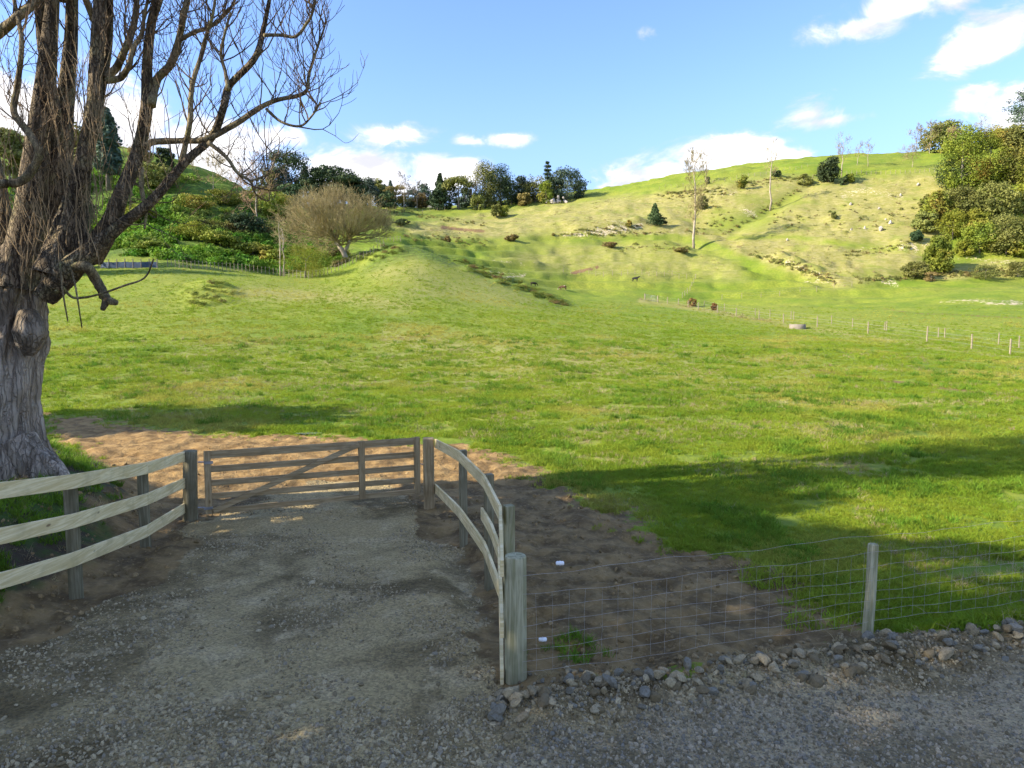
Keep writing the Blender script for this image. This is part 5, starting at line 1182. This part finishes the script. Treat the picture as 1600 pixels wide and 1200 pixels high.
# pasture grass
X, Y, r = polar(230000, 7.5, 125); so = glook(X, Y, m_soil); gr = glook(X, Y, m_grav); bk = glook(X, Y, m_bank)
edge = .35 + .5 * (fbm(X * 2.5, Y * 2.5, 3, 91) - .5)
k = ((so < edge) | ((so < .97) & (rng.random(len(X)) < .10))) & (gr < edge) & (bk < .4) & (rng.random(len(X)) < 1.15 - sstep(50, 125, r)) & (fbm(X * .9, Y * .9, 3, 92) > .22 + .25 * rng.random(len(X)))
X, Y, r = X[k], Y[k], r[k]; sc = (r / 13) ** .45 * rng.uniform(.5, 1.15, len(X)) * (.75 + .4 * sstep(.42, .7, fbm(X * .6, Y * .6, 3, 93)))
sc = sc * (1 + .5 * sstep(11.5, 9, r)) ; sc = np.stack([sc * 1.1, sc * 1.1, sc * .85], -1)
scatter('grass', np.stack([X, Y, glook(X, Y, GZ)], -1), rots(len(X)), sc, C_GRASS, 6, 'short sunlit and shaded pasture grass blades beyond the bare soil')
# lush grass: edge of the soil, dark clumps in the field, bank, foot of the netting
X, Y, r = polar(60000, 5.5, 60); so = glook(X, Y, m_soil); gr = glook(X, Y, m_grav); bk = glook(X, Y, m_bankgreen)
k = ((bk > .35) & (fbm(X * 1.7, Y * 1.7, 3, 95) > .46)) | ((gr < .1) & (so < .2) & (fbm(X * .8, Y * .8, 3, 94) > .56 + .16 * rng.random(len(X)))) | ((gr < .4) & (np.hypot(X - .55, (Y - 6.6) * 1.3) < .45) & (fbm(X * 5, Y * 5, 2, 5) > .52) & (rng.random(len(X)) < .35) )
X, Y, r = X[k], Y[k], r[k]; sc = (r / 12) ** .5 * rng.uniform(.5, 1.1, len(X))
scatter('lush_grass', np.stack([X, Y, glook(X, Y, GZ)], -1), rots(len(X), .2), sc, C_LUSH, 5, 'darker lush grass and weeds on the bank and in the field')
X, Y, r = polar(26000, 5.4, 60); so = glook(X, Y, m_soil); gr = glook(X, Y, m_grav); bk = glook(X, Y, m_bank); dr = dline(X, Y, ROCKLINE)
k = ((gr < .3) & (so < .3) & (fbm(X * .5, Y * .5, 3, 96) > .55)) | ((dr < .3) & (X > .2) & (rng.random(len(X)) < .25)) | ((bk > .5) & (rng.random(len(X)) < .12))
X, Y, r = X[k], Y[k], r[k]; sc = (r / 12) ** .5 * rng.uniform(.4, .9, len(X))
scatter('dry_grass', np.stack([X, Y, glook(X, Y, GZ)], -1), rots(len(X), .4), sc, C_DRY, 4, 'straw coloured dead grass stalks among the green')
# left hill undergrowth and the ragged bank of the knoll
X, Y, r = polar(60000, 84, 190); rg = glook(X, Y, m_rough); k = (rg > .55) & (glook(X, Y, GU) < 545) & (fbm(X * .09, Y * .09, 3, 97) > .40) & (rng.random(len(X)) < .45)
X, Y, r = X[k], Y[k], r[k]
scatter('undergrowth', np.stack([X, Y, glook(X, Y, GZ) - .1], -1), rots(len(X), .2), rng.uniform(.6, 1.9, len(X)) * (.7 + .8 * fbm(X * .2, Y * .2, 2, 5)), C_FERN, 5, 'ferns and brambles covering the steep left hillside')
X, Y, r = polar(60000, 100, 250); dm = glook(X, Y, m_dry); k = (dm > .5) & (fbm(X * .12, Y * .12, 3, 98) > .5) & (rng.random(len(X)) < .3)
X, Y, r = X[k], Y[k], r[k]
scatter('rough_grass', np.stack([X, Y, glook(X, Y, GZ) - .12], -1), rots(len(X), .2), rng.uniform(.2, .6, len(X)), C_SCRUB, 4, 'rough dry tussocks on the right hillside')
kn = []
for (u, v, w_) in LED:
    for _ in range(int(w_ * (1.7 if u > 500 else .7))): q_ = rnd.uniform(-1, 1); kn.append(hit(u + q_ * w_, v + q_ * w_ * .16 + rnd.gauss(0, .9)))
br = []
for (pts, n_, sp) in (([(1040, 308), (1100, 300), (1135, 302)], 120, 6), ([(1150, 290), (1215, 282), (1280, 277)], 110, 5), ([(1100, 318), (1130, 350), (1080, 366)], 50, 9), ([(750, 322), (790, 322)], 40, 4), ([(655, 338), (760, 352)], 60, 4), ([(905, 364), (1000, 356)], 50, 4),
                      ([(1130, 368), (1180, 340), (1262, 290)], 60, 3), ([(1180, 398), (1240, 420), (1300, 440)], 90, 5), ([(1320, 400), (1440, 384)], 60, 6), ([(1340, 440), (1460, 432)], 90, 5), ([(1470, 432), (1600, 425)], 130, 6), ([(860, 372), (1040, 366)], 50, 3), ([(560, 330), (660, 335)], 60, 5), ([(1200, 350), (1440, 330)], 90, 26), ([(1080, 390), (950, 390)], 40, 10), ([(640, 372), (760, 380)], 40, 8)):
    for (u, v) in along(pts, n_): br.append(hit(u + rnd.gauss(0, sp), v + rnd.gauss(0, sp * .5)))
br = np.array([p[:] for p in br]); br[:, 2] -= .1
scatter('hill_scrub', br, rots(len(br)), rng.uniform(.3, 1.0, len(br)), source_coll('hill_scrub_clumps', [clump_mesh('c', m_, 22, .13, i) for i, m_ in enumerate((M_OLIVE, M_GOLDN, M_TUSS, M_OLIVE))]), 4, 'brown and olive scrub scattered along the slips and gullies')
kn = np.array([p[:] for p in kn]); kn[:, 2] -= .12
scatter('bank_scrub', kn, rots(len(kn)), rng.uniform(.28, .75, len(kn)), C_BANK, 5, 'ragged scrubby tussocks along the broken bank of the knoll')

# gravel
X, Y, r = polar(90000, 4.6, 15, 42); gr = glook(X, Y, m_grav); rd = glook(X, Y, m_road); big = rng.random(len(X))
k = (gr > .5) & (rd < .5) & (fbm(X * .9, Y * .9, 3, 101) + .22 * sstep(8.5, 5, r) > .40 + .14 * rng.random(len(X)))
P = np.stack([X, Y, glook(X, Y, GZ)], -1); sc = .007 + .016 * rng.random(len(X)) ** 3 + (big > .985) * rng.uniform(.006, .02, len(X)); sc = sc * (.8 + .3 * (r / 9)) * (1 + .55 * sstep(8.5, 5.2, r) * rng.random(len(X)))
scatter('driveway_gravel', P[k], rots(k.sum(), 0, True) * [.3, .3, 1], sc[k], C_STONE, 6, 'loose crushed limestone spread over the driveway')
k = (gr > .5) & (rd >= .5)
scatter('road_gravel', P[k], rots(k.sum(), 0, True) * [.3, .3, 1], (sc * .95)[k], C_CHIP, 6, 'blue grey road metal chips along the road edge')
X, Y, r = polar(11000, 5.8, 22, 42); so = glook(X, Y, m_soil); gr = glook(X, Y, m_grav); k = (so > .45) & (gr < .6) & ((Y < 13) | (rng.random(len(X)) < .25)) & (fbm(X * 1.2, Y * 1.2, 3, 103) > .42)
sc = (.008 + .035 * rng.random(len(X)) ** 4) * (.8 + .4 * r / 10)
scatter('soil_clods', np.stack([X, Y, glook(X, Y, GZ)], -1)[k], rots(k.sum(), 0, True) * [.3, .3, 1], sc[k], C_CLOD, 5, 'broken clods on the freshly worked soil')

# larger stones one by one in the driveway
drive = bpy.data.objects['gravel_driveway']; SM = [rock_mesh('stone', M_STONE, 200 + i, 2, (1, .8, .6)) for i in range(8)]
cnt = 0
while cnt < 170:
    u, v = rnd.uniform(0, 860), 1200 - 330 * rnd.random() ** 1.5
    q = plan(u, v); 
    if glook(q[0], q[1], m_grav)[0] < .8: continue
    o = link('stone', SM[cnt % 8], drive); s_ = rnd.uniform(.016, .036) * (1 if rnd.random() > .1 else 1.35); o.location = (q[0], q[1], gz(*q) + s_ * .12); o.scale = (s_, s_ * rnd.uniform(.7, 1), s_ * rnd.uniform(.6, 1)); o.rotation_euler = (rnd.uniform(-.4, .4), rnd.uniform(-.4, .4), rnd.uniform(0, 6)); cnt += 1
# rubble along the netting fence
rb = empty('rubble_heap', (0, 0, 0), 'low row of loose broken rocks along the foot of the netting fence', 'rock pile')
RM = [rock_mesh('rock', M_ROCK, 300 + i, 2, (1, .8, .7)) for i in range(12)]
RL = along([(x, y) for x, y in ROCKLINE], 600)
for i in range(290):
    q = rnd.random() ** 1.25; x, y = RL[int(q * 599)]; a = rnd.gauss(0, .17); s_ = (rnd.uniform(.030, .064) + (.018 if rnd.random() < .15 else 0)) * (1 - .2 * q); x += a * -.25; y += a - .07
    o = link('rock', RM[i % 12], rb); o.location = (x, y, gz(x, y) + s_ * .25 + max(0, .05 - abs(a) * .2)); o.scale = (s_ * 1.15, s_, s_ * rnd.uniform(.7, 1.05)); o.rotation_euler = (rnd.uniform(-.7, .7), rnd.uniform(-.7, .7), rnd.uniform(0, 6))
n = 2200; q = rng.random(n); RLa = np.array(RL)[(q * 599).astype(int)]; a = rng.normal(0, .26, n); X = RLa[:, 0] - a * .25; Y = RLa[:, 1] + a - .12
scatter('small_rubble', np.stack([X, Y, glook(X, Y, GZ) + .01], -1), rots(n, 0, True), rng.uniform(.010, .032, n), source_coll('rubble_bits', [rock_mesh('s', M_ROCK, 330 + i, 1, (1, .8, .7)) for i in range(6)]), 6, None, 'stuff', rb)
st = MB()
for i in range(75):
    q = rnd.random(); x, y = RL[int(q * 599)]; x += rnd.gauss(0, .15); y += rnd.gauss(-.12, .2); z = gz(x, y) + rnd.uniform(.02, .09); a = rnd.uniform(0, 6.28); L = rnd.uniform(.06, .22)
    d = Vector((math.cos(a), math.sin(a) * .6, rnd.uniform(-.1, .5))); p0 = Vector((x, y, z)); st.tube([p0, p0 + d * L * .5 + Vector((0, 0, .01)), p0 + d * L], [.003, .0028, .0018], 4, False)
for i in range(40):
    u, v = rnd.uniform(850, 1330), rnd.uniform(860, 1000); q = plan(u, v); z = gz(*q) + .015; a = rnd.uniform(0, 6.28); L = rnd.uniform(.04, .12); d = Vector((math.cos(a), math.sin(a), .1)); p0 = Vector((q[0], q[1], z)); st.tube([p0, p0 + d * L], [.004, .002], 4, False)
o = st.build('dead_stalks', M_DRYLEAF); o['kind'] = 'stuff'; o['label'] = 'bleached dead stalks and straw lying on rocks and soil'
# puddle and plank on the far side
q = hit(482, 679); mb = MB(); n = 18; mb.V = [Vector((q.x + math.cos(k / n * 6.283) * (.36 + .08 * math.sin(k * 2.1)), q.y + math.sin(k / n * 6.283) * (.22 + .05 * math.sin(k * 3.)), q.z + .035)) for k in range(n)]; mb.Fc = [tuple(range(n))]
mw, tw_, pw, ow = new_mat("puddle_water"); pw.inputs['Base Color'].default_value = (.12, .14, .15, 1); pw.inputs['Roughness'].default_value = .08; pw.inputs['Specular IOR Level'].default_value = .5
o = mb.build('puddle_water', mw, smooth=False); finish(o, 'small bright puddle on the grass edge behind the gate', None, None, 'structure')
